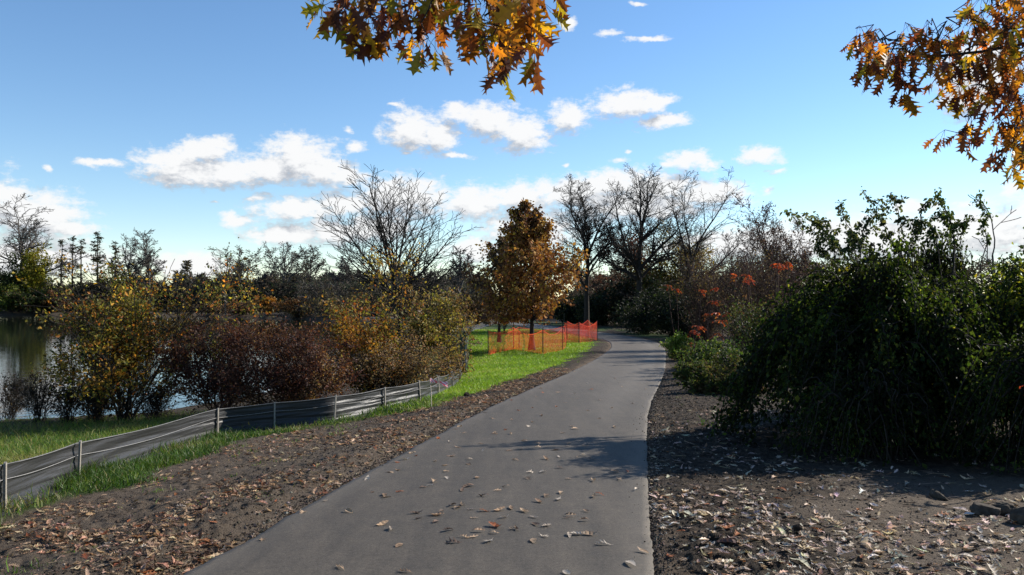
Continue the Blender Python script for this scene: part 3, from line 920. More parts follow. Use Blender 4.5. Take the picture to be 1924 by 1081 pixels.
    woods('dark grey brown woodland filling the far shore beyond the lake', [(-120, 340, 534, 184, 200, 22000), (330, 920, 524, 176, 200, 40000), (560, 920, 535, 130, 160, 16000)], 3,
          [(.045, .041, .034), (.07, .06, .047), (.042, .055, .027), (.10, .078, .056), (.035, .033, .029)])
    woods('dull brown woodland behind the right hand thickets', [(1080, 1500, 520, 100, 125, 26000), (1400, 2150, 490, 85, 110, 26000), (900, 1120, 560, 112, 130, 9000)], 4,
          [(.05, .04, .03), (.08, .06, .045), (.04, .05, .022), (.10, .075, .05)])
far_shore()

# ------------------------------------------------------------------ near left bank
def left_bank():
    rs = np.random.RandomState(2)
    shrub(235, 19.4, 488, 300, 'tall orange and yellow leafed shrub on the lake bank', 101, 15500, .075, YEL, [1.8, 1.2, 3.2, 4, 1.2, 3], stems=12, r0=.03, splay=.55, fill=.085, kids=(9, 6), jit=.38, rm=.007)
    shrub(178, 20.0, 620, 110, 'low olive and amber shrub at the left water edge', 102, 4000, .07, YEL[1:], None, stems=7, r0=.02, splay=.7, fill=.15)
    shrub(415, 19.0, 602, 200, 'dark maroon bush nearest the tall orange shrub', 103, 15000, .055, DKRED, [3, 3, 2.5, 1.5, .5], stems=14, r0=.02, splay=.7, fill=.14, bark=M_BARK_RED, kids=(8, 6))
    shrub(540, 18.6, 608, 230, 'wide dark maroon bush behind the middle of the silt fence', 104, 19000, .055, DKRED, [3, 3, 2.5, 1.2, .4], stems=15, r0=.02, splay=.75, fill=.14, bark=M_BARK_RED, kids=(8, 6))
    shrub(690, 21.5, 562, 170, 'amber and rust leafed shrub right of the maroon bushes', 105, 10500, .075, [(.36, .17, .025), (.30, .2, .04), (.22, .07, .02), (.14, .13, .03), (.15, .10, .05)], None, stems=10, r0=.022, splay=.6)
    shrub(745, 21.8, 625, 240, 'low tan brown brush right behind the silt fence', 106, 16000, .055, TAN, None, stems=16, r0=.014, splay=.8, fill=.15, kids=(8, 5), mat=M_DRYLEAF)
    shrub(832, 24.0, 548, 120, 'olive yellow leafed shrub at the fence bend', 107, 10500, .08, [(.20, .17, .04), (.28, .22, .06), (.13, .12, .035), (.2, .12, .05), (.1, .065, .03)], None, stems=10, r0=.022, splay=.5)
    shrub(735, 23.5, 455, 120, 'slender straight sapling with sparse yellow leaves', 108, 800, .08, [(.33, .24, .04), (.26, .2, .05), (.3, .14, .03)], None, stems=2, r0=.075, splay=.06, name='sapling_tree', cat='tree', fill=.08, rm=.007)
    bare_tree(752, 33, 312, 290, 'leafless maple with many upswept branches by the lake', 112, leaders=18, spread=1.3, twigs=(14, 6), rs0=.13, rmin=.009, fork=.40, wig=.035, trop=.04, nlev=3, name='bare_maple', low=2)
    # dry weed stalks on the shore
    for i, (px, Y, top, lab) in enumerate([(20, 20.2, 700, 'dark dry weed stalks at the left frame edge by the water'), (75, 19.8, 690, 'tall dark weed clump standing against the bright water'),
                                    (130, 19.6, 705, 'dark weed clump left of the orange shrub\'s stems'), (185, 19.4, 715, 'short dark weeds under the orange shrub'),
                                    (290, 19.2, 700, 'dark weed stalks right below the orange shrub')]):
        shrub(px, Y, top, 78, lab, 120 + i, 700, .05, [(.02, .016, .012), (.04, .03, .02), (.07, .05, .03)], None, stems=26, r0=.008, rm=.004, splay=.35, name='weed_clump', cat='weeds', kids=(4, 3), group='weed stalks on the lake shore')
left_bank()

# ------------------------------------------------------------------ centre trees
def oak(px, Y, top, wpx, label, seed, n, base_clear=.2, r0=.13, cols=OAKC, w=None):
    X = xat(px, Y); z = z1(X, Y); H = zat(top, Y) - z; W = wpx / F * Y
    root = thing('oak_tree', label, 'tree', (X, Y, z - .03))
    rs = np.random.RandomState(seed)
    G = Grower(seed, [12, 6, 4], [.015, .09, .18], [.02, .05, .03], [58, 9, 0], [1.15, .7, .7], [.42, .42, .5], [base_clear, .15, .1], taper=.25, rratio=.36, rmin=.007,
               shape=lambda f: max(.14, 1.5 * (1 - f) ** .82 * min(1, .72 + 2.4 * (f - base_clear))))
    G.grow((0, 0, 0), (0, 0, 1), H, r0, 0)
    s = G.fit(H, W)
    finish_woody(root, G, s, M_BARK, 1, 8, flare=.8)
    t = G.tip_array(s)
    pos, ax = leaf_points(t, int(n * 1.35), .10, rs, .8)
    q = fbm(pos[:, 0] * 1.5 + seed, pos[:, 1] * 1.5, pos[:, 2] * 1.5, 2)
    k = (q + rs.normal(0, .05, len(q)) > np.percentile(q, 26)) & (pos[:, 2] > H * base_clear * .9)
    pos, ax = pos[k], ax[k]
    crown(root, 'crown', pos, ax, .15 * np.exp(rs.normal(0, .25, len(pos))), rs, cols, w, T_QUAD, M_DRYLEAF, .7)
oak(999, 43.5, 384, 158, 'conical oak full of brown leaves inside the orange safety fence', 201, 20000)
oak(938, 52, 448, 112, 'smaller dark brown oak behind the left of the fenced oak', 202, 7000, .2, .1, [(.07, .04, .022), (.11, .06, .03), (.15, .09, .035)])

def centre():
    shrub(948, 66, 575, 26, 'thin staked sapling on the lawn left of the fenced oak', 203, 60, .09, OAKC, stems=2, splay=.1, r0=.05, rm=.012, name='young_tree', cat='tree')
    bare_tree(1103, 75, 330, 150, 'tall dark bare tree beside the path bend right of the oak', 211, leaders=8, spread=.8, twigs=(10, 7, 6), rs0=.28, rmin=.0135, fork=.42, wig=.1, low=4)
    bare_tree(1208, 73, 305, 205, 'tallest bare tree with dense upright limbs past the bend', 212, leaders=9, spread=1.0, twigs=(9, 6, 5), rs0=.36, rmin=.0135, fork=.36, wig=.09, low=3)
    bare_tree(1280, 75, 312, 210, 'wide bare tree leaning right of the tallest one', 213, leaders=8, spread=1.0, twigs=(9, 6, 5), rs0=.31, rmin=.0135, fork=.32, wig=.09, lean=.1)
    bare_tree(1462, 62, 362, 175, 'brownish bare tree holding dried seed clusters', 214, leaders=10, spread=.95, twigs=(9, 7, 5), rs0=.2, rmin=.014, fork=.2, wig=.09, bark=M_BARK_RED,
              leaf=dict(n=6500, size=.15, cols=[(.09, .055, .045), (.12, .08, .06), (.06, .04, .035)], spread=.18))
    bare_tree(1385, 66, 400, 90, 'slender reddish bare tree between two bigger bare trees', 215, leaders=7, spread=.75, twigs=(9, 6, 5), rs0=.16, rmin=.014, fork=.2, bark=M_BARK_RED)
    D = dict(rm=.014, r0=.06, scale=.4)
    shrub(1195, 88, 432, 130, 'dark maroon leafed tree behind the tallest bare tree', 221, 9000, .22, [(.06, .022, .02), (.09, .035, .026), (.05, .03, .022)], stems=6, name='maroon_tree', cat='tree', splay=.4, **D)
    shrub(1292, 86, 415, 100, 'yellow leafed tree glowing behind the bare limbs', 222, 6500, .2, [(.28, .20, .03), (.2, .15, .03), (.12, .10, .03)], stems=5, name='yellow_tree', cat='tree', splay=.3, **D)
    shrub(1225, 84, 470, 90, 'olive gold tree low behind the bare trunks', 223, 5000, .2, [(.2, .15, .03), (.10, .09, .025), (.06, .06, .02)], stems=5, name='olive_tree', cat='tree', splay=.35, **D)
    for i, (px, Y, top, w_, lab) in enumerate([(1130, 86, 545, 90, 'dark green shrub behind the tall dark bare tree'), (1178, 82, 520, 110, 'tall dark evergreen shrub at the far side of the bend'),
                                     (1215, 66, 545, 96, 'blackish evergreen shrub right at the path bend'), (1262, 62, 540, 96, 'dark evergreen shrub right of the bend beside the sumacs'),
                                     (1080, 92, 560, 80, 'dark shrub behind the far strip of path'), (1305, 55, 560, 90, 'dark olive shrub behind the red sumacs')]):
        shrub(px, Y, top, w_, lab, 230 + i, 8000, .0026 * Y, DKG, stems=9, splay=.6, zsink=.2, fill=.2, **D)
    # brown twig thickets right of the path
    for i, (px, Y, top, w_, lab) in enumerate([(1325, 44, 470, 110, 'grey brown bare thicket left among the sumacs'), (1390, 40, 465, 120, 'dense bare twig thicket behind the red sumac plumes'),
                                     (1450, 36, 455, 130, 'tall twiggy thicket behind the left of the dark mound'), (1560, 44, 470, 160, 'brown twiggy thicket behind the leafy sprays')]):
        shrub(px, Y, top, w_, lab, 240 + i, 3500, .07, [(.08, .05, .04), (.11, .07, .05), (.05, .05, .025), (.14, .10, .05)], None, stems=20, r0=.025, rm=.007, splay=.4, bark=M_BARK_RED, kids=(9, 5), name='twig_thicket')
    for i, (px, Y, top, w_, cols, lab) in enumerate([(1345, 23, 640, 120, GRN, 'green and yellow weedy shrub on the right verge'), (1282, 34, 628, 50, [(.13, .19, .03), (.2, .22, .05), (.08, .12, .02)], 'small bright green bush at the right of the bend'),
                                     (1310, 28, 640, 70, [(.05, .07, .02), (.1, .11, .03), (.13, .08, .03)], 'olive bush between the bend and the dark mound'), (1395, 19, 665, 110, [(.03, .045, .014), (.07, .08, .02), (.12, .11, .04), (.1, .06, .04)], 'low mixed brush at the foot of the mound\'s left side'),
                                     (1330, 18.5, 690, 90, [(.04, .055, .016), (.08, .10, .025), (.10, .07, .035)], 'low green weeds at the soil edge in front of the mound'), (1300, 21, 680, 50, [(.05, .07, .018), (.09, .08, .03)], 'small dark weed tuft closest to the path\'s right edge'), (1420, 27, 560, 120, [(.03, .045, .014), (.06, .07, .02), (.08, .05, .03)], 'dark green brush behind the mound\'s left shoulder')]):
        shrub(px, Y, top, w_, lab, 250 + i, 5000, .0021 * Y + .02, cols, None, stems=14, r0=.014, splay=.7, fill=.16, rm=.005)
    # sumacs
    def sumac(px, Y, pys, label, seed, k_=.78):
        X = xat(px, Y); z = z1(X, Y)
        root = thing('sumac_shrub', label, 'shrub', (X, Y, z - .03), 'red sumacs along the right verge')
        rnd = random.Random(seed); rs = np.random.RandomState(seed)
        segs = []; LP, LA = [], []
        for (qx, qy) in pys:
            tip = np.array([xat(qx, Y) - X, rnd.uniform(-.5, .5), zat(qy, Y) - z])
            b = np.array([rnd.gauss(0, .25), rnd.gauss(0, .2), 0]); m = b * .5 + tip * .5 + np.array([rnd.gauss(0, .12), 0, .1])
            pts = [b, m, tip]
            segs += [(*pts[0], *pts[1], .022, .016), (*pts[1], *pts[2], .016, .009)]
            for k in range(6):           # compound leaf: rachis with paired leaflets
                a = rnd.uniform(0, 2 * pi); Lr = rnd.uniform(.2, .42) * k_
                p = tip.copy(); d = np.array([cos(a), sin(a), rnd.uniform(-.2, .8)])
                for j in range(9):
                    q = p + d * Lr / 9
                    segs.append((*p, *q, .005, .004)); p = q; d = d + np.array([0, 0, -.17])
                    sd_ = np.cross(d, (0, 0, 1)); sd_ /= np.linalg.norm(sd_)
                    for sgn in (1, -1):
                        LP.append(p); LA.append(sd_ * sgn + d * .4 + np.array([0, 0, -.5]))
        V, f = tubes(segs, 4)
        link('stems', mesh_from('stems', V, f), M_BARK_RED, root)
        LP = np.array(LP); LA = np.array(LA)
        crown(root, 'foliage', LP, LA, .095 * k_ * np.exp(rs.normal(0, .25, len(LP))), rs, [(.26, .042, .022), (.33, .072, .025), (.16, .03, .02), (.33, .13, .03), (.11, .05, .03)], [3, 2.5, 2, 1, 1], T_LONG, M_OAKLEAF, 1.2)
    sumac(1268, 42, [(1255, 536), (1272, 543)], 'lone red sumac plume nearest the path bend', 301)
    sumac(1330, 34, [(1322, 545), (1340, 565), (1330, 590), (1350, 541)], 'red sumac with plumes stepped one above another', 302)
    sumac(1362, 30, [(1345, 588), (1365, 590), (1352, 602), (1380, 585)], 'orange red sumac at mid height left of the mound', 303)
    sumac(1400, 33, [(1378, 516), (1400, 516), (1412, 524)], 'amber orange sumac with a flat top plume row', 304)
    sumac(1468, 30, [(1455, 496), (1480, 492), (1468, 500)], 'highest bright red sumac plume above the mound', 305)
    sumac(1318, 27, [(1300, 620), (1312, 612), (1340, 625)], 'low dark red sumac close to the right verge', 306)
    sumac(1918, 8.3, [(1916, 716)], 'orange sumac sprig poking out of the dark brush at right', 308, .42)
    sumac(1298, 29, [(1298, 645)], 'small red sumac sprig by the green bush', 307)
centre()

# ------------------------------------------------------------------ right hand leafy mound and sprays
def cane_shrub(name, label, X0, Y0, canes, seed, n_leaf, leaf, cols, w, spread=.05, mat=None, wid=(.012, .004), t0=.12, cat='shrub'):
    """canes: list of polylines in world metres relative to the root; leaves sit in pairs along them"""
    z = z1(X0, Y0)
    root = thing(name, label, cat, (X0, Y0, z - .03))
    rs = np.random.RandomState(seed)
    parts, LP, LA = [], [], []
    lens = [np.sum(np.linalg.norm(np.diff(c, axis=0), axis=1)) for c in canes]
    tot = sum(lens)
    for c, Ln in zip(canes, lens):
        parts.append(poly_tube(c, wid[0], wid[1], 4))
        k = int(n_leaf * Ln / tot)
        s = np.concatenate([[0], np.cumsum(np.linalg.norm(np.diff(c, axis=0), axis=1))]) / Ln
        t = t0 + (1 - t0) * rs.rand(k) ** .8
        p = np.stack([np.interp(t, s, c[:, j]) for j in range(3)], 1)
        dd = np.stack([np.interp(np.minimum(t + .02, 1), s, c[:, j]) - np.interp(t - .02, s, c[:, j]) for j in range(3)], 1)
        dd /= np.maximum(np.linalg.norm(dd, axis=1, keepdims=True), 1e-6)
        LP.append(p + rs.normal(0, spread, (k, 3))); LA.append(dd * .5 + rs.normal(0, .6, (k, 3)) + np.array([0, 0, -.45]))
    V, f = join(parts)
    link('canes', mesh_from('canes', V, f), M_BARK, root)
    LP = np.concatenate(LP); LA = np.concatenate(LA)
    k = LP[:, 2] > .02
    LP, LA = LP[k], LA[k]
    crown(root, 'foliage', LP, LA, leaf * np.exp(rs.normal(0, .25, len(LP))), rs, cols, w, T_LEAF, mat or M_GLOSSLEAF, 1.1)
    return root
def arch(rnd, p0, top, end, n=9):
    p0, top, end = map(np.array, (p0, top, end))
    out = []
    for i in range(n):
        t = i / (n - 1)
        q = (1 - t) ** 2 * p0 + 2 * t * (1 - t) * top + t * t * end
        out.append(q + np.array([rnd.gauss(0, .025), rnd.gauss(0, .025), rnd.gauss(0, .02)]))
    return np.array(out)
def mound(label, cxp, Y, rx, ry, H, seed, n, leaf, cols, w, ncane=260, name='arching_shrub', mat=None, spread=.06, skew=0):
    rnd = random.Random(seed); X0 = cxp; canes = []
    for i in range(ncane):
        a = rnd.uniform(0, 2 * pi); q = rnd.random() ** .5
        ex, ey = cos(a) * rx * q, sin(a) * ry * q
        hh = H * rnd.uniform(.8, 1.12) * (1 - .22 * q * q)
        b = (rnd.gauss(0, rx * .16), rnd.gauss(0, ry * .16), 0)
        ez = max(0.05, H * (1 - q ** 2.8) * rnd.uniform(.55, 1.0) - .15)
        if i % 22 == 0: ex, ey, hh = ex * 1.12, ey * 1.1, hh * 1.15; ez = ez + .15
        canes.append(arch(rnd, b, (ex * .55 + b[0] * .5 + skew * q, ey * .55 + b[1] * .5, hh * 1.55), (ex, ey, ez)))
    return cane_shrub(name, label, X0, Y, canes, seed, n, leaf, cols, w, spread, mat)
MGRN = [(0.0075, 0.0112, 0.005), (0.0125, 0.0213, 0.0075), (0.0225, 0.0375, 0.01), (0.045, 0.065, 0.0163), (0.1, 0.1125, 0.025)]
def right_side():
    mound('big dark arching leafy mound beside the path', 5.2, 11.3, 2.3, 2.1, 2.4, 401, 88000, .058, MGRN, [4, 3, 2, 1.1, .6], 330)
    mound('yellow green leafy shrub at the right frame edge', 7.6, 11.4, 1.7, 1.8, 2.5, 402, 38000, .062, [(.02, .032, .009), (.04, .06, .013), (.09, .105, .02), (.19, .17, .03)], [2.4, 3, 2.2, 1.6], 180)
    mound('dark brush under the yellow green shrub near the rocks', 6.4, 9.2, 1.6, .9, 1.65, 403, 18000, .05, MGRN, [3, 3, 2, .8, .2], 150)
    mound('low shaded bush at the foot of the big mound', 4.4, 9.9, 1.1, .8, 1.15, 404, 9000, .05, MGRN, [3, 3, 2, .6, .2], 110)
    mound('deep green bush behind the big mound', 7.2, 14.6, 2.4, 1.6, 2.1, 405, 26000, .06, MGRN, [3, 3, 2.4, 1.4, .5], 200)
    # upright sprays against the sky: bare below, leafy shoots above
    def spray(name, label, px, Y, shoots, seed, per_m, cols, leaf=.065, spread=.03):
        X = xat(px, Y); z = z1(X, Y); rnd = random.Random(seed); rs = np.random.RandomState(seed)
        root = thing(name, label, 'shrub', (X, Y, z - .03))
        parts, LP, LA = [], [], []
        def W(q, dy): return np.array([xat(q[0], Y) - X, dy, zat(q[1], Y) - z])
        for (b0, t0) in shoots:
            dy0 = rnd.uniform(-.2, .2); base = W(b0, dy0); tip = W(t0, dy0 + rnd.uniform(-.35, .35))
            r0 = np.array([base[0] * .35 + rnd.gauss(0, .08), base[1] * .5, 0])
            low = arch(rnd, r0, (r0 * .4 + base * .6) + np.array([0, 0, .1]), base, 7)
            mid = (base + tip) / 2 + np.array([rnd.gauss(0, .05), rnd.gauss(0, .05), .08])
            up = arch(rnd, base, mid, tip, 10)
            parts += [poly_tube(low, .013, .010, 4), poly_tube(up, .010, .003, 4)]
            runs = [up]
            for j in range(3):
                i = rnd.randrange(2, 8); L = rnd.uniform(.12, .28); a = rnd.uniform(0, 2 * pi)
                e = up[i] + np.array([cos(a) * L, sin(a) * L * .6, rnd.uniform(-.2, .7) * L])
                sd_ = arch(rnd, up[i], (up[i] + e) / 2 + np.array([0, 0, .05]), e, 4)
                parts.append(poly_tube(sd_, .005, .002, 3)); runs.append(sd_)
            for c in runs:
                seg = np.linalg.norm(np.diff(c, axis=0), axis=1); s_ = np.concatenate([[0], np.cumsum(seg)]); k = max(4, int(s_[-1] * per_m))
                t = rs.rand(k) * s_[-1]
                p_ = np.stack([np.interp(t, s_, c[:, j]) for j in range(3)], 1)
                LP.append(p_ + rs.normal(0, spread, (k, 3))); LA.append(rs.normal(0, .55, (k, 3)) + np.array([0, 0, -.6]))
        V, f = join(parts)
        link('canes', mesh_from('canes', V, f), M_BARK, root)
        LP = np.concatenate(LP); LA = np.concatenate(LA)
        crown(root, 'foliage', LP, LA, leaf * np.exp(rs.normal(0, .28, len(LP))), rs, cols, None, T_LEAF, M_LEAF, 1.1)
    SC = [(.045, .065, .025), (.07, .095, .035), (.03, .045, .017), (.11, .125, .05)]
    spray('leafy_spray_shrub', 'leafy shrub whose arching shoots lean left over the mound', 1580, 13.5, [((1585, 478), (1466, 396)), ((1560, 462), (1500, 404)), ((1575, 470), (1538, 396)), ((1570, 490), (1530, 450))], 411, 110, SC)
    spray('leafy_spray_shrub', 'upright leafy shoots forming a v above the mound', 1605, 13.0, [((1602, 484), (1578, 371)), ((1606, 484), (1634, 388)), ((1604, 490), (1610, 420)), ((1655, 488), (1612, 436))], 412, 110, SC)
    spray('leafy_spray_shrub', 'tallest leafy shoots with the topmost tip leaning left', 1705, 13.4, [((1700, 466), (1637, 348)), ((1704, 462), (1676, 356)), ((1712, 462), (1746, 372)), ((1690, 470), (1655, 408)), ((1715, 470), (1722, 410))], 413, 110, SC)
    spray('leafy_spray_shrub', 'dense leafy shoots right of the tallest ones', 1795, 13.8, [((1790, 450), (1752, 351)), ((1798, 450), (1782, 380)), ((1845, 450), (1828, 357)), ((1800, 460), (1815, 405)), ((1760, 460), (1750, 410))], 414, 120, [(.03, .05, .016), (.05, .075, .02), (.08, .11, .03)])
    mound('dark rounded bush top under the dense leafy shoots', 8.05, 15.2, .95, .85, 3.15, 415, 12000, .065, MGRN, [3, 3, 2, 1, .4], 120)
    bare_tree(1893, 14.5, 358, 92, 'dead leafless sapling fork at the right edge', 416, leaders=3, spread=.5, twigs=(3, 1), rs0=.03, rmin=.007, fork=.62, nlev=3, bark=M_BARK_GREY, name='dead_sapling')
right_side()

# ------------------------------------------------------------------ oak branches hanging into the frame
def oak_branch(label, Y, limb, twig_specs, seed, leaf, nper, cols, w, limb_r=.028, foot=(5.4, 2.0), zjoin=3.0):
    """limb: pixel polyline of the supporting limb; twig_specs: (px,py start, px,py end) hanging twigs"""
    rnd = random.Random(seed); rs = np.random.RandomState(seed)
    def W(px, py, dy=0): 
        YY = Y + dy
        return np.array([xat(px, YY), YY, zat(py, YY)])
    # the tree stands just outside the picture; its low limb carries the hanging twigs
    zf = z1(*foot)
    p0 = np.array([foot[0], foot[1], zf])
    root = thing('oak_tree', label, 'tree', tuple(p0))
    pts = [W(*q) - p0 for q in limb]
    j = np.array([0, 0, zjoin])
    inner = arch(rnd, j, j * .45 + pts[0] * .55 + np.array([0, 0, .35]), pts[0], 9)
    V, f = join([poly_tube(inner, .075, limb_r, 8), poly_tube(pts, limb_r, limb_r * .4, 7)])
    link('limb', mesh_from('limb', V, f), M_BARK, root)
    tz = np.linspace(0, 8.5, 12)
    tp = np.stack([.12 * np.sin(tz * .7 + seed), .1 * np.cos(tz * .5), tz - .1], 1)
    tp -= np.array([tp[4, 0], tp[4, 1], 0]) * np.clip(tz / tz[4], 0, 1)[:, None]
    T = np.concatenate([tp[:-1], tp[1:], (.24 - .024 * tz[:-1] + .12 * np.exp(-tz[:-1] * 3))[:, None], (.24 - .024 * tz[1:] + .12 * np.exp(-tz[1:] * 3))[:, None]], 1)
    V, f = tubes(T, 12)
    link('trunk', mesh_from('trunk', V, f), M_BARK, root)
    G = Grower(seed, [6, 5, 4], [.09, .13, .18], [.02, .03, .02], [7, 5, 0], [.7, .7, .7], [.5, .5, .5], [.25, .15, .1], rmin=.006)
    for i in range(11):
        a = i * 2.4; q = tuple(tp[6 + i % 5])
        G.grow(q, _norm((cos(a), sin(a), .45)), rnd.uniform(1.3, 2.1), .06, 0)
    s1 = np.ones(3)
    V, f = join([tubes(G.level(i, s1), 5 if i == 0 else 3) for i in range(3)])
    link('branches', mesh_from('branches', V, f), M_BARK, root)
    t_ = G.tip_array(s1); pos, ax = leaf_points(t_, 3200, .12, rs, .9)
    crown(root, 'crown', pos, ax, .13 * np.exp(rs.normal(0, .2, len(pos))), rs, cols, w, T_QUAD, M_OAKLEAF, .8)
    tw, LP, LA, LN = [], [], [], []
    for (x0, y0, x1, y1) in twig_specs:
        dy = rnd.uniform(-.35, .35)
        a, b = W(x0, y0, dy * .4) - p0, W(x1, y1, dy) - p0
        m = (a + b) / 2 + np.array([rnd.gauss(0, .02), rnd.gauss(0, .02), .03])
        c = arch(rnd, a, m, b, 7); c += rs.normal(0, .004, c.shape)
        tw.append(poly_tube(c, .0042, .0016, 5))
        for k in range(nper):
            t = rnd.uniform(.1, 1.0) if k > 2 else 1.0
            i = min(int(t * 6), 5); q = c[i] + (c[i + 1] - c[i]) * (t * 6 - i)
            out = np.array([rnd.gauss(0, .55), rnd.gauss(0, .55), -rnd.uniform(.45, 1.3)])
            out /= np.linalg.norm(out)
            pl = rnd.uniform(.015, .04)
            tw.append(poly_tube([q, q + out * pl + np.array([0, 0, .004]), q + out * pl * 1.6], .0011, .0009, 3))
            LP.append(q + out * pl * 1.5); LA.append(out); LN.append((rnd.gauss(0, .7), rnd.gauss(0, .7) - .2, rnd.gauss(0, .3)))
    V, f = join(tw)
    link('twigs', mesh_from('twigs', V, f), M_BARK, root)
    LP, LA, LN = map(np.array, (LP, LA, LN))
    cc = palette(rs, len(LP), cols, w, LP, 3.2, .28, .6)
    sz = leaf * np.clip(np.exp(rs.normal(0, .22, len(LP))), .55, 1.5)
    Vs, Fs, Cs, off = [], [], [], 0
    for k in range(4):
        sel = np.arange(len(LP)) % 4 == k
        V, f, C = leaves(LP[sel], LA[sel], sz[sel], rs, oak_template(k, .08 + .07 * k), cc[sel], LN[sel])
        C = C * np.exp(rs.normal(0, .13, (len(C), 1)))
        Vs.append(V); Fs.append(f + off); Cs.append(C); off += len(V)
    link('foliage', mesh_from('foliage', np.concatenate(Vs), np.concatenate(Fs), colors=np.concatenate(Cs), flat=True), M_OAKLEAF, root)
OAKB = [(.12, .04, .02), (.20, .08, .02), (.34, .16, .022), (.46, .28, .03), (.22, .20, .025), (.09, .035, .02)]
tw_c = []
for (x0, y0, x1, y1) in [(590, -60, 585, 5), (620, -50, 612, 8), (650, -60, 648, 0), (700, -70, 690, 40), (700, -20, 702, 40), (720, -70, 715, 55), (745, -60, 740, 55), (770, -60, 760, 20),
                         (790, -60, 790, 60), (800, -20, 800, 95), (820, -30, 825, 95), (820, -70, 815, 40), (850, -60, 850, 30), (880, -60, 875, 50), (900, -60, 905, 40), (930, -60, 920, 60),
                         (935, 20, 938, 100), (940, 30, 922, 95), (955, -60, 960, 40), (985, 40, 985, 110), (980, -40, 985, 95), (1000, 20, 1012, 100), (995, -50, 1000, 40), (1020, -60, 1025, 0), (1040, -50, 1035, -5),
                         (860, -70, 850, -5), (900, -70, 890, 0), (950, -70, 945, 5), (760, -70, 765, -10), (680, -70, 675, -5), (985, -70, 980, 0), (720, -70, 725, 5), (830, -70, 830, 5)]:
    tw_c.append((x0, y0, x1, y1))
oak_branch('near oak whose amber and maroon leaves hang in at the top centre', 3.3, [(470, -190), (600, -95), (760, -66), (900, -62), (1000, -66), (1060, -72)], [(800 + (a - 800) * .92 + 4, b - 12, 800 + (c - 800) * .92 - 6, d - 15 + (8 if c > 930 else 0)) for a, b, c, d in tw_c], 501, .112, 9, OAKB, [2.6, 2.3, 1.9, 1.8, 1.9, 2.4], foot=(-4.6, 1.2), zjoin=2.7)
tw_r = [(1700, 92, 1608, 78), (1690, 88, 1640, 104), (1680, 92, 1622, 98), (1668, 86, 1616, 66), (1720, 100, 1660, 124), (1710, 100, 1672, 150)]
for (x0, y0, x1, y1) in [(1760, 105, 1680, 82), (1740, 110, 1690, 100), (1700, 95, 1640, 130), (1720, 110, 1690, 160), (1760, 100, 1740, 40), (1790, 90, 1760, 60), (1800, 110, 1750, 120), (1790, 110, 1770, 165), (1820, 100, 1800, 170),
                         (1740, 100, 1715, 60), (1850, 60, 1810, 20), (1850, 70, 1840, 130), (1860, 100, 1830, 170), (1880, 90, 1860, 190), (1900, 60, 1880, 120), (1900, 20, 1850, 0), (1930, 60, 1910, 10), (1950, 90, 1905, 150),
                         (1950, 120, 1900, 200), (1950, 150, 1910, 230), (1900, 150, 1880, 220), (1860, 225, 1790, 258), (1840, 245, 1812, 268), (1900, 200, 1885, 275), (1930, 210, 1905, 270), (1940, 240, 1915, 290), (1960, 200, 1945, 250),
                         (1800, 40, 1780, 85), (1870, 20, 1850, 50), (1930, -30, 1900, 20), (1890, -20, 1860, 10), (1960, 30, 1935, 90), (1700, 105, 1660, 95), (1840, 0, 1825, 40), (1880, 120, 1850, 150), (1950, -10, 1930, 40), (1920, 100, 1895, 180),(1970,60,1930,150),
                         (1980, 100, 1925, 60), (1980, 140, 1930, 120), (1990, 180, 1935, 180), (1980, 200, 1925, 220), (1980, 230, 1930, 260), (1960, 260, 1900, 300), (1950, 20, 1890, 50), (1960, -30, 1920, 0), (1990, 20, 1940, 30),
                         (1920, 60, 1870, 80), (1900, 100, 1860, 110), (1940, 160, 1885, 160), (1950, 190, 1890, 240), (1975, 270, 1935, 300), (1860, 20, 1830, 60), (1840, 90, 1790, 120), (1870, 150, 1830, 190), (1990, 300, 1920, 285)]:
    tw_r.append((x0, y0, x1, y1))
oak_branch('near oak whose rust and gold leaves reach in at the top right corner', 4.2, [(2120, -80), (2000, 40), (1930, 80), (1850, 95), (1760, 104), (1690, 95)], [(a, b - 10, c, d - 12) for a, b, c, d in tw_r], 502, .098, 9, OAKB, [2.8, 2.8, 1.8, 1.4, 1.6, 2.6], .012)

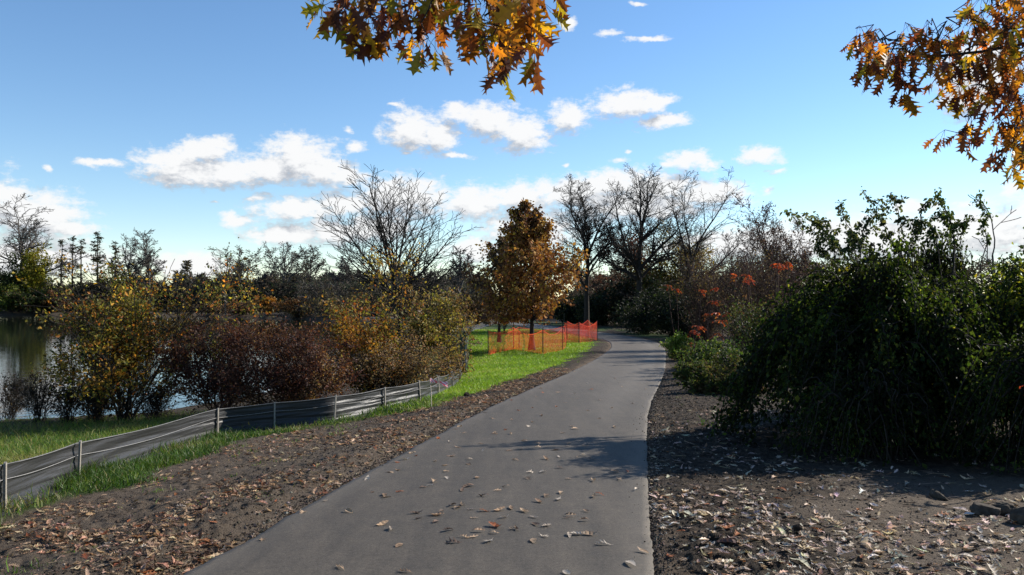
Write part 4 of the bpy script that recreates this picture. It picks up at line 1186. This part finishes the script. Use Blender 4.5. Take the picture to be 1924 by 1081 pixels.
# ------------------------------------------------------------------ silt fence
def mat_fabric():
    m, n, l, p = new_mat('black_plastic_fabric')
    tc = n.new('ShaderNodeTexCoord'); v = tc.outputs['Object']
    f = noise_node(n, l, 120, 3, .6, v)
    l.new(ramp(n, l, f, [(.3, (.020, .020, .021)), (.7, (.043, .043, .044))]), p.inputs['Base Color'])
    p.inputs['Roughness'].default_value = .43
    p.inputs['Specular IOR Level'].default_value = .32
    def at(nm):
        a = n.new('ShaderNodeAttribute'); a.attribute_name = nm
        return a.outputs['Fac']
    cb = n.new('ShaderNodeCombineXYZ')
    l.new(at('along'), cb.inputs[0]); l.new(at('up'), cb.inputs[1])
    st = noise_node(n, l, 1.0, 4, .6, cb.outputs[0])
    bump(n, l, p, st, .9, .02)
    return m
def silt_fence():
    S = catmull(FENCE, 16)
    seg = np.linalg.norm(np.diff(S, axis=0), axis=1); s = np.concatenate([[0], np.cumsum(seg)])
    root = thing('silt_fence', 'long black plastic silt fence with wooden stakes along the lawn', 'fence', (FENCE[0][0], FENCE[0][1], z1(*FENCE[0])))
    ox = np.array(root.location)
    H = .46
    fs = [float(s[np.argmin(np.hypot(S[:, 0] - x, S[:, 1] - y))]) for (x, y) in FENCE]
    t = np.concatenate([np.arange(0, 30, .03), np.arange(30, s[-1], .12)])
    t = t[t < s[-1]]
    X = np.interp(t, s, S[:, 0]); Y = np.interp(t, s, S[:, 1])
    D = np.stack([np.gradient(X), np.gradient(Y)], 1); D /= np.linalg.norm(D, axis=1, keepdims=True)
    N = np.stack([D[:, 1], -D[:, 0]], 1)               # towards the path
    st = np.array([fs[i] for i in range(0, len(fs)) if not (4 == i or i == 1)])
    k = np.searchsorted(st, t).clip(1, len(st) - 1)
    a = (t - st[k - 1]) / (st[k] - st[k - 1]); a = a.clip(0, 1)
    sag = np.sin(a * pi)
    span = np.minimum(st[k] - st[k - 1], 4)
    rows = 26
    hv = np.linspace(0, 1, rows)
    z0 = zfun(X, Y)
    top = H - .014 * sag * span
    hh = hv[None] * top[:, None]
    wr = np.zeros_like(hh)
    tt = t[:, None] + 0 * hh
    for (fq, am, ph) in ((3.2, .010, 0), (6.1, .007, 1.2), (10.5, .004, 2.1)):
        wr += am * np.sin(hh / H * fq * 2 * pi + ph + (fbm(tt * .9, hh * 0 + fq, o=2) - .5) * 5) * (.25 + .9 * vnoise(tt * .8 + fq, hh * 3))
    wr += (fbm(tt * 1.2, hh * 9, o=3) - .5) * .03
    wr *= (1 - .55 * np.exp(-((a * (1 - a)) * span[:1].mean() / .12)))[:, None]
    belly = .05 * sag[:, None] * np.sin(hv * pi)[None]
    off = wr - belly + .012
    off[:, 0] += .10 + .08 * fbm(t * 1.3, t * 0, o=2); hh[:, 0] = .012
    off[:, 1] += .01
    Vx = X[:, None] + N[:, 0, None] * off; Vy = Y[:, None] + N[:, 1, None] * off
    V = np.stack([Vx, Vy, z0[:, None] + hh + .01], -1)
    n = len(t)
    i = np.arange(n - 1)[:, None] * rows + np.arange(rows - 1)[None]
    Fq = np.stack([i, i + rows, i + rows + 1, i + 1], -1).reshape(-1, 4)
    link('fabric', mesh_from('fabric', V.reshape(-1, 3) - ox, Fq, attrs={'along': (tt * 1.1 + hh * 2).ravel(), 'up': (hh * 19 + .7 * np.sin(tt * 1.3)).ravel()}), mat_fabric(), root)
    # pale tension cord and the hemmed top edge
    C = np.stack([X, Y, z0 + top * .70 - .012 * sag * span], 1); C[:, :2] += N * (.03 - .03 * sag[:, None])
    V, f = poly_tube(C - ox, .0032, .0032, 4)
    link('cord', mesh_from('cord', V, f), plain_mat('pale_cord', (.25, .245, .24), (.4, .39, .38)), root)
    C = np.stack([X, Y, z0 + top + .008], 1); C[:, :2] += N * (.014)
    V, f = poly_tube(C - ox, .007, .007, 4)
    link('top_hem', mesh_from('top_hem', V, f), plain_mat('grey_hem', (.10, .10, .10), (.18, .175, .17)), root)
    wood = plain_mat('weathered_wood', (.17, .155, .13), (.32, .29, .25), 60, .85, .2)
    rnd = random.Random(4)
    stakes = [s_ for s_ in st] + [x for x in np.arange(st[11] + 2, s[-1] - .5, 2.2)]
    for q in sorted(stakes):
        x, y = np.interp(q, s, S[:, 0]), np.interp(q, s, S[:, 1])
        j = min(int(np.searchsorted(t, q)), n - 1); nn = N[j]
        zb = z1(x, y); lx, ly = rnd.gauss(0, .025), rnd.gauss(0, .02)
        hgt = H + rnd.uniform(.02, .05)
        c0 = np.array([x + nn[0] * .045, y + nn[1] * .045, zb - .12]); c1 = c0 + np.array([lx - nn[0] * .01, ly, hgt + .12])
        dr = D[j]
        w_, d_ = .014, .012
        V = []
        for c, sc_ in ((c0, 1), (c1, .96)):
            for (e, g) in ((-1, -1), (1, -1), (1, 1), (-1, 1)):
                V.append((c[0] + dr[0] * w_ * e * sc_ + nn[0] * d_ * g, c[1] + dr[1] * w_ * e * sc_ + nn[1] * d_ * g, c[2] + (.006 * e if sc_ < 1 else 0)))
        Fq = np.array([(0, 1, 5, 4), (1, 2, 6, 5), (2, 3, 7, 6), (3, 0, 4, 7), (4, 5, 6, 7)])
        link('stake', mesh_from('stake', np.array(V) - ox, Fq, flat=True), wood, root)
silt_fence()

# ------------------------------------------------------------------ orange safety fences
def mat_orange():
    m, n, l, p = new_mat('orange_plastic_net')
    f = noise_node(n, l, 3, 3)
    l.new(ramp(n, l, f, [(.3, (.60, .055, .02)), (.7, (.70, .085, .028))]), p.inputs['Base Color'])
    p.inputs['Roughness'].default_value = .42
    tr = n.new('ShaderNodeBsdfTranslucent'); tr.inputs[0].default_value = (.8, .12, .03, 1)
    mx = n.new('ShaderNodeMixShader'); mx.inputs[0].default_value = .35
    l.new(p.outputs[0], mx.inputs[1]); l.new(tr.outputs[0], mx.inputs[2])
    l.new(mx.outputs[0], n['Material Output'].inputs[0])
    return m
M_ORANGE = mat_orange(); M_REDNET = mat_orange()
for e_, c_ in zip([x for x in M_REDNET.node_tree.nodes if x.type == 'VALTORGB'][0].color_ramp.elements, ((.62, .045, .028, 1), (.72, .07, .035, 1))): e_.color = c_
M_TPOST = plain_mat('dark_steel_post', (.02, .02, .018), (.05, .045, .04), 40, .6)
def safety_fence(label, posts, heights, seed, H=1.15, close=False, dens=.06, mat=None, hw=.0085):
    rnd = random.Random(seed)
    x0, y0 = posts[0]
    root = thing('safety_fence', label, 'fence', (x0, y0, z1(x0, y0)))
    ox = np.array(root.location)
    P = [np.array(p) for p in posts]
    pairs = list(zip(P[:-1], P[1:])) + ([(P[-1], P[0])] if close else [])
    for pi_, (a, b) in enumerate(pairs):
        L = np.linalg.norm(b - a); d = (b - a) / L; nn = np.array([d[1], -d[0]])
        sag = rnd.uniform(.1, .3); bow = rnd.uniform(-.12, .12)
        nu = max(4, int(L / dens)); nv = 20
        u = np.linspace(0, 1, nu + 1); v = np.linspace(0, 1, nv + 1)
        U, Vv = np.meshgrid(u, v, indexing='ij')
        top = H - sag * np.sin(U * pi) * 1.2 + 0 * U
        nz = (fbm(U * L * 1.3 + seed + pi_ * 9, Vv * 2, o=2) - .5)
        off = bow * np.sin(U * pi) * np.sin(Vv * pi) + nz * .14 * np.sin(U * pi)
        X = a[0] + d[0] * U * L + nn[0] * off; Y = a[1] + d[1] * U * L + nn[1] * off
        Zg = zfun(X, Y)
        Z = Zg + .03 + Vv * top + nz * .04
        G = np.stack([X, Y, Z], -1) - ox
        Vs, Fs, o_ = [], [], 0
        hh = hw
        nn3 = np.array([nn[0], nn[1], 0]); d3 = np.array([d[0], d[1], 0]); up = np.array([0, 0, 1.])
        for i in range(nu + 1):                        # vertical strands
            c = G[i]
            V = np.stack([c - d3 * hw * .5, c + d3 * hw * .5], 1).reshape(-1, 3)
            k = np.arange(nv)[:, None] * 2
            Vs.append(V); Fs.append(k + np.array([0, 1, 3, 2])[None] + o_); o_ += len(V)
        for j in range(nv + 1):                        # horizontal strands
            c = G[:, j] + nn3 * .002
            h_ = .035 if j in (0, nv) else hh
            V = np.stack([c - up * h_ * .5, c + up * h_ * .5], 1).reshape(-1, 3)
            k = np.arange(nu)[:, None] * 2
            Vs.append(V); Fs.append(k + np.array([0, 2, 3, 1])[None] + o_); o_ += len(V)
        link('net', mesh_from('net', np.concatenate(Vs), np.concatenate(Fs)), mat or M_ORANGE, root)
    for p, h in zip(P, heights):
        zb = z1(*p)
        V1 = box((p[0], p[1], zb + h / 2 - .1), (.045, .012, h + .2)); V2 = box((p[0], p[1] + .0225, zb + h / 2 - .1), (.012, .033, h + .2))
        V, f = join([V1, V2])
        link('post', mesh_from('post', V - ox, f, flat=True), M_TPOST, root)
fp = [ground_at(917, 668), ground_at(965, 657), ground_at(1020, 666), ground_at(1057, 659)]
fp += [(fp[3][0] + .5, fp[3][1] + 4.5), (fp[0][0] + 1.6, fp[0][1] + 4.8)]
safety_fence('orange plastic net fence boxed around the brown oak', [fp[0], fp[1], fp[2], fp[3]] + fp[4:], [1.3, 1.5, 1.35, 1.5, 1.3, 1.3], 601, 1.18, True)
fq = [ground_at(1060, 645), ground_at(1088, 645), ground_at(1122, 641)]
fq += [(fq[2][0] - .3, fq[2][1] + 3.2), (fq[0][0] + .4, fq[0][1] + 3.0)]
safety_fence('second orange net fence nearest the path bend', fq, [1.9, 1.4, 1.4, 1.4, 1.4], 602, 1.3, True, mat=M_REDNET, hw=.011)

# ------------------------------------------------------------------ survey stakes
def survey():
    wood = plain_mat('pale_lath', (.38, .33, .26), (.55, .48, .38), 60, .8, .2)
    x, y = ground_at(811, 766); z = z1(x, y)
    root = thing('survey_stake', 'thin wooden survey stake flying a pink striped ribbon', 'stake', (x, y, z))
    Ht = zat(712, y) - z
    V, f = poly_tube([(0, 0, -.1), (-.012, 0, Ht * .5), (-.035, 0, Ht)], .009, .008, 4)
    link('stake', mesh_from('stake', V, f), wood, root)
    n = 16
    t = np.linspace(0, 1, n)
    Lr = .36
    Vs, Fs = [], []
    for k, (dz, dy) in enumerate(((0, 0), (-.02, .02))):
        cx_ = -.035 + t * Lr; cy = dy + .03 * np.sin(t * 5 + k); cz = Ht - .015 - t * .085 - .02 * np.sin(t * 4 + k * 2) + dz * t * 2
        up = np.stack([.01 * np.sin(t * 9 + k), .015 * np.cos(t * 7), 0.026 + .01 * np.cos(t * 6 + k)], 1)
        c = np.stack([cx_, cy, cz], 1)
        Vs.append(np.stack([c - up, c + up], 1).reshape(-1, 3)); kk = np.arange(n - 1)[:, None] * 2
        Fs.append(kk + np.array([0, 2, 3, 1])[None] + k * 2 * n)
    m, nn, l, p = new_mat('pink_striped_ribbon')
    tc = nn.new('ShaderNodeTexCoord'); wv = nn.new('ShaderNodeTexWave'); wv.inputs['Scale'].default_value = 9; wv.bands_direction = 'DIAGONAL'
    l.new(tc.outputs['Object'], wv.inputs['Vector'])
    l.new(ramp(nn, l, wv.outputs['Fac'], [(.45, (.85, .16, .20)), (.7, (.88, .70, .66))]), p.inputs['Base Color'])
    p.inputs['Roughness'].default_value = .4
    link('ribbon', mesh_from('ribbon', np.concatenate(Vs), np.concatenate(Fs)), m, root)
    x, y = ground_at(826, 746); z = z1(x, y); Ht = zat(706, y) - z
    V, f = poly_tube([(0, 0, -.1), (-.02, 0, Ht * .6), (-.03, 0, Ht * .9), (-.05, 0, Ht), (-.09, 0, Ht * 1.02)], .009, .007, 4)
    o = link('bent_stake', mesh_from('bent_stake', V, f), wood)
    o.location = (x, y, z)
    tag(o, 'thin pale stake with a bent top just right of the ribbon', 'stake')
survey()

# ------------------------------------------------------------------ fallen leaves
def fallen_leaves():
    rnd = random.Random(9); rs = np.random.RandomState(9)
    def curled(seed):
        T, f = oak_template(seed, .05)
        r = random.Random(seed + 100)
        V = T.copy()
        if seed >= 4:                  # shrivelled leaves with shallow lobes
            V[:, 1] = np.sign(T[:, 1]) * (.75 * .27 * np.sin(np.clip(T[:, 0], 0, 1) * pi) ** .8 + .25 * np.abs(T[:, 1]))
        V[:, 0] -= .5
        c1, c2 = r.uniform(.5, 1.3), r.uniform(.1, .8)
        V[:, 2] = .75 * c1 * V[:, 1] ** 2 * 1.7 + c2 * V[:, 0] ** 2 * r.choice((1, 1, -.6)) + .12 * V[:, 0] * V[:, 1] * r.uniform(-3, 3)
        V[:, 2] += .03 * np.sin(V[:, 0] * 9 + seed) - V[:, 2].min()
        return V, f
    shapes = [curled(i) for i in range(8)]
    def lmat(nm, c0, c1):
        m, n, l, p = new_mat(nm)
        oi = n.new('ShaderNodeObjectInfo')
        f = noise_node(n, l, 12, 4)
        ad = n.new('ShaderNodeMath'); ad.operation = 'MULTIPLY_ADD'
        l.new(f, ad.inputs[0]); ad.inputs[1].default_value = .6
        l.new(oi.outputs['Random'], ad.inputs[2])
        r = ramp(n, l, ad.outputs[0], [(.25, c0), (1.25 / 1.6, c1)])
        l.new(r, p.inputs['Base Color']); p.inputs['Roughness'].default_value = .6; p.inputs['Specular IOR Level'].default_value = .35
        tr = n.new('ShaderNodeBsdfTranslucent'); l.new(r, tr.inputs[0])
        mx = n.new('ShaderNodeMixShader'); mx.inputs[0].default_value = .2
        l.new(p.outputs[0], mx.inputs[1]); l.new(tr.outputs[0], mx.inputs[2]); l.new(mx.outputs[0], n['Material Output'].inputs[0])
        return m
    MT = lmat('tan_dry_leaf', (.20, .12, .07), (.42, .29, .18))
    MP = lmat('pale_dry_leaf', (.30, .23, .17), (.52, .44, .35))  # pale leaf colour brightened to include glancing sunlight
    MR = lmat('rust_dry_leaf', (.20, .055, .025), (.34, .11, .035))
    MD = lmat('dark_dry_leaf', (.06, .04, .03), (.14, .09, .06))
    protos = {}
    for nm, m in (('t', MT), ('p', MP), ('r', MR), ('d', MD)):
        for i, (V, f) in enumerate(shapes):
            me = mesh_from('fallen_leaf', V, f); me.materials.append(m); protos[nm, i] = me
    def put(x, y, k, size, label, group, lift=.0):
        o = bpy.data.objects.new('fallen_leaf', protos[k, rnd.randrange(8)])
        col.objects.link(o)
        o.location = (x, y, lift + .004); o.scale = (size, size * rnd.uniform(.55, .95), size * rnd.uniform(.5, 1.2))
        o.rotation_euler = (rnd.gauss(0, .12), rnd.gauss(0, .12), rnd.uniform(0, 2 * pi))
        tag(o, label, 'leaf', group)
    def path_z(x, y):
        l = float(lateral(np.array([x]), np.array([y]))[0])
        return z1(float(cx(y)), y) + .012 + .018 * (1 - (l / 1.5) ** 2)
    G1, G2, G3 = 'fallen leaves on the asphalt path', 'fallen leaves on the right verge', 'fallen leaves on the left dirt shoulder'
    # leaves lying on the path, read off the photograph
    pts = [(782,860),(818,871),(848,862),(882,869),(735,892),(690,905),(748,888),(722,937),(752,930),(655,968),(568,968),(795,922),(816,912),(808,918),(836,880),(880,878),(933,929),(970,870),(1020,893),(868,928),(950,920),(880,920),(860,845),(896,904),
           (728,940),(782,972),(820,976),(828,970),(718,993),(734,1003),(750,1034),(850,958),(868,955),(887,965),(912,968),(938,966),(960,962),(985,968),(1003,979),(948,980),(930,997),(842,1006),(898,1007),(928,1010),(870,1018),(886,1018),
           (1027,938),(1050,944),(1115,908),(1128,934),(1116,938),(1070,975),(1065,980),(1098,984),(1108,1010),(1085,1010),(1135,1028),(1025,995),(1002,1024),(1102,966),(1065,1085),(1185,1065),(1208,1040),(1195,924),(1180,890),(1165,905),(1155,890),
           (475,1020),(640,1077),(762,1085),(845,834),(905,838),(930,818),(960,820),(985,833),(1000,797),(992,806),(1045,768),(1075,805),(1080,810),(1058,818),(1045,850),(1100,840),(1068,843),(1050,864),(1026,868),(1140,826),(1155,806),(1125,790),(1105,775),(1127,755),
           (870,817),(960,793),(925,790),(1000,770),(1018,785),(975,775),(1048,740),(1110,735),(1085,752),(1062,760),(1150,770),(1190,760),(980,850),(1010,845),(1095,860),(1110,868),(1085,863),(955,852),(990,905),(1070,905),(840,905),(612,945),(700,930)]
    pts += [(rnd.uniform(720, 1215), 700 + 330 * rnd.random() ** 1.1) for _ in range(45)]
    for (px, py) in pts:
        x, y = ground_at(px, py)
        lx = float(lateral(np.array([x]), np.array([y]))[0])
        if abs(lx) > 1.45: x = float(cx(y)) + 1.4 * (1 if lx > 0 else -1)
        k = rnd.choices('tprd', (6, 2.5, 1, 1.3))[0]
        lab = {'t': 'dry tan oak leaf lying on the grey asphalt path', 'p': 'pale oak leaf lying on the grey asphalt path', 'r': 'rust red oak leaf lying on the grey asphalt path', 'd': 'dark brown curled oak leaf lying on the grey asphalt path'}[k]
        put(x, y, k, rnd.uniform(.085, .15), lab, G1, path_z(x, y))
    # denser leaves on the verges: nearest ones one by one
    labR = {'p': 'pale curled oak leaf on the dark soil right of the path', 't': 'tan oak leaf on the dark soil right of the path', 'r': 'rust red oak leaf on the dark soil right of the path', 'd': 'dark brown oak leaf on the dark soil right of the path'}
    labL = {'p': 'pale oak leaf on the dirt shoulder left of the path', 't': 'tan oak leaf on the dirt shoulder left of the path', 'r': 'rust red oak leaf on the dirt shoulder left of the path', 'd': 'dark brown oak leaf on the dirt shoulder left of the path'}
    n = 0
    while n < 80:
        px, py = rnd.uniform(1222, 1924), rnd.uniform(940, 1081)
        x, y = ground_at(px, py)
        if float(lateral(np.array([x]), np.array([y]))[0]) < 1.6: continue
        k = rnd.choices('tprd', (2.5, 6, .9, 1.2))[0]
        put(x, y, k, rnd.uniform(.08, .135), labR[k], G2, gz1(x, y) + .004); n += 1
    n = 0
    while n < 45:
        px, py = rnd.uniform(0, 640), rnd.uniform(930, 1081)
        x, y = ground_at(px, py)
        if float(lateral(np.array([x]), np.array([y]))[0]) > -1.6 or x < grass_edge(y): continue
        k = rnd.choices('tprd', (5, 1.0, 1.5, 2.5))[0]
        put(x, y, k, rnd.uniform(.07, .115), labL[k], G3, gz1(x, y) + .004); n += 1
    # the rest of the litter
    def litter(name, label, X, Y, size, cols, w, zo):
        N = len(X); z = ground_z(X, Y) + zo
        Vs, Fs, Cs, off = [], [], [], 0
        c = palette(rs, N, cols, w, None, 1, .25)
        ax = np.stack([rs.normal(size=N), rs.normal(size=N), rs.normal(0, .18, N)], 1)
        nr = np.stack([rs.normal(0, .25, N), rs.normal(0, .25, N), np.ones(N)], 1)
        for k in range(8):
            s = np.arange(N) % 8 == k
            V, f, C = leaves(np.stack([X, Y, z], 1)[s], ax[s], size[s], rs, shapes[k], c[s], nr[s], .62)
            Vs.append(V); Fs.append(f + off); Cs.append(C); off += len(V)
        o = link(name, mesh_from(name, np.concatenate(Vs), np.concatenate(Fs), colors=np.concatenate(Cs)), M_DRYLEAF)
        o['kind'] = 'stuff'; tag(o, label, 'leaf litter')
    Y = 4.6 * (15 / 4.6) ** rs.rand(13000); X = cx(Y) + 1.55 + 6.5 * rs.rand(len(Y)) ** 1.15
    d = fbm(X * 1.1, Y * 1.1, o=2)
    k = (rs.rand(len(Y)) < sstep(.22, .56, d) * (.35 + .65 * sstep(9.5, 6.5, Y)) * np.where(X - cx(Y) < 2.7, 1, .85))
    X, Y = X[k], Y[k]
    litter('leaf_litter', 'scatter of pale oak leaves covering the soil right of the path', X, Y, np.where(rs.rand(len(X)) < .55, .095, .04) * np.exp(rs.normal(0, .28, len(X))), [(.56, .47, .385), (.42, .31, .22), (.30, .11, .035), (.10, .07, .05)], [5, 3, .4, 2.2], .006)  # palest tone carries the low sun's sheen as leaf colour
    Y = 4.6 * (28 / 4.6) ** rs.rand(22000); X = grass_edge(Y) - .3 + (cx(Y) - 1.52 - grass_edge(Y) + .3) * rs.rand(len(Y)) ** .7
    d = fbm(X * 1.4, Y * 1.4, o=2)
    k = (rs.rand(len(Y)) < sstep(.30, .65, d)) & (lateral(X, Y) < -1.52)
    X, Y = X[k], Y[k]
    litter('leaf_litter', 'scatter of brown oak leaves over the dirt left of the path', X, Y, np.where(rs.rand(len(X)) < .4, .085, .035) * np.exp(rs.normal(0, .3, len(X))), [(.30, .19, .115), (.42, .30, .20), (.20, .075, .03), (.09, .06, .04)], [4.5, 2, .8, 3], .006)
fallen_leaves()

# ------------------------------------------------------------------ crumbs of soil and grit
def crumbs():
    rs = np.random.RandomState(77)
    N = 32000
    Y = 4.6 * (26 / 4.6) ** rs.rand(N)
    side = rs.rand(N) < .5
    off = np.abs(rs.normal(0, 1, N)) * np.where(rs.rand(N) < .35, .10, 1.3)
    sgn = np.where(side, 1, -1)
    lat = sgn * (1.5 + off - np.where(rs.rand(N) < .05, rs.rand(N) ** 2 * .25, 0))
    k = np.interp(Y, CLY, SLOPE)
    X = cx(Y) + lat * np.sqrt(1 + k * k)
    keep = (lat > 0) | (X > grass_edge(Y) - .2)
    X, Y, lat = X[keep], Y[keep], lat[keep]; N = len(X)
    onpath = np.abs(lat) < 1.5
    z = np.where(onpath, zfun(cx(Y), Y) + .014, ground_z(X, Y))
    r = np.minimum((.0035 + .00045 * Y) * np.exp(rs.normal(0, .45, N)), .022) * np.where(onpath, .55, 1)
    O = np.array([(1, 0, 0), (-1, 0, 0), (0, 1, 0), (0, -1, 0), (0, 0, 1), (0, 0, -1)], float)
    Fo = np.array([(0, 2, 4), (2, 1, 4), (1, 3, 4), (3, 0, 4), (2, 0, 5), (1, 2, 5), (3, 1, 5), (0, 3, 5)])
    V = O[None] * (1 + rs.normal(0, .3, (N, 6, 1)))
    a = rs.rand(N) * 6.28; ca, sa = np.cos(a)[:, None], np.sin(a)[:, None]
    V = np.stack([V[..., 0] * ca - V[..., 1] * sa, V[..., 0] * sa + V[..., 1] * ca, V[..., 2] * .7], -1) * r[:, None, None]
    V += np.stack([X, Y, z + r * .25], 1)[:, None]
    F_ = (np.arange(N) * 6)[:, None, None] + Fo[None]
    c = palette(rs, N, [(.02, .015, .011), (.05, .038, .028), (.10, .08, .062), (.2, .17, .14)], [4, 3, 2, .7], None, 1, .25)
    o = link('soil_crumbs', mesh_from('soil_crumbs', V.reshape(-1, 3), F_.reshape(-1, 3), colors=np.repeat(c, 6, 0), flat=True), M_CRUMB)
    o['kind'] = 'stuff'; tag(o, 'loose dark soil crumbs and grit along both path edges', 'soil')
    # dead twigs and stalks on the dirt
    N = 2600
    Y = 4.6 * (20 / 4.6) ** rs.rand(N); s_ = np.where(rs.rand(N) < .5, 1, -1)
    X = cx(Y) + s_ * (1.6 + 4.2 * rs.rand(N))
    keep = (s_ > 0) | (X > grass_edge(Y) - .3)
    X, Y = X[keep], Y[keep]; N = len(X)
    z = ground_z(X, Y); a = rs.rand(N) * 6.28; L = .05 * np.exp(rs.normal(0, .5, N)); rr = .0012 + .00025 * Y
    p0 = np.stack([X, Y, z + .006], 1); d = np.stack([np.cos(a), np.sin(a), rs.normal(0, .15, N)], 1) * L[:, None]
    V, f = tubes(np.concatenate([p0 - d, p0 + d, rr[:, None], rr[:, None] * .6], 1), 3)
    c = palette(rs, N, [(.05, .036, .026), (.14, .10, .07), (.26, .2, .14)], [3, 2, 1])
    o = link('dead_twigs', mesh_from('dead_twigs', V, f, colors=np.repeat(c, 6, 0)), M_CRUMB)
    o['kind'] = 'stuff'; tag(o, 'short dead twigs and stalks strewn over the dirt verges', 'twigs')
m_, n_, l_, p_ = new_mat('soil_crumb')
a_ = n_.new('ShaderNodeAttribute'); a_.attribute_name = 'col'; l_.new(a_.outputs['Color'], p_.inputs['Base Color'])
p_.inputs['Roughness'].default_value = .9; p_.inputs['Specular IOR Level'].default_value = .2
M_CRUMB = m_
crumbs()

# ------------------------------------------------------------------ clods and stones
def stones():
    m = plain_mat('rough_stone', (.025, .02, .015), (.085, .068, .052), 14, .95, .2)
    ms = plain_mat('dark_clod', (.012, .009, .007), (.04, .03, .023), 20, .95, .1)
    def rock(name, label, cat, x, y, sx, sy, sz, seed, mat, sink=.3, group=None):
        import bmesh
        bm = bmesh.new(); bmesh.ops.create_icosphere(bm, subdivisions=4, radius=1)
        V = np.array([v.co for v in bm.verts])
        rr = np.random.RandomState(seed)
        for _ in range(9):            # chop flat facets
            d = rr.normal(size=3); d /= np.linalg.norm(d); c = rr.uniform(.55, .85)
            h = V @ d; V -= np.where(h > c, h - c, 0)[:, None] * d
        V *= 1 + .38 * (fbm(V[:, 0] * 3 + seed, V[:, 1] * 3, V[:, 2] * 3, 3)[:, None] - .5)
        V *= np.array([sx, sy, sz]) * .85
        for v, q in zip(bm.verts, V): v.co = q
        me = bpy.data.meshes.new(name); bm.to_mesh(me); bm.free()
        o = link(name, me, mat); o.location = (x, y, gz1(x, y) + sz * .2); o.rotation_euler = (0, 0, rr.uniform(0, 6))
        tag(o, label, cat, group)
    for (px, py, a, b, c, sd, lab) in [(1850, 968, .19, .13, .13, 1, 'angular grey stone on the verge under the dark brush'), (1885, 966, .13, .10, .10, 2, 'smaller stone tight right of the angular grey stone'), (1920, 985, .14, .12, .13, 3, 'dark stone cut by the right frame edge'), (1762, 935, .2, .09, .08, 4, 'long dark stone lying in the shade of the mound')]:
        x, y = ground_at(px, py); rock('stone', lab, 'stone', x, y, a, b, c, sd, m)
    x, y = ground_at(1500, 1004); rock('soil_clod', 'small pointed dark clod among the leaves right of the path', 'clod', x, y, .05, .04, .06, 8, ms)
    x, y = ground_at(877, 747); rock('soil_clod', 'black soil clod at the lawn edge right of the survey stakes', 'clod', x, y, .09, .08, .09, 9, ms)
stones()
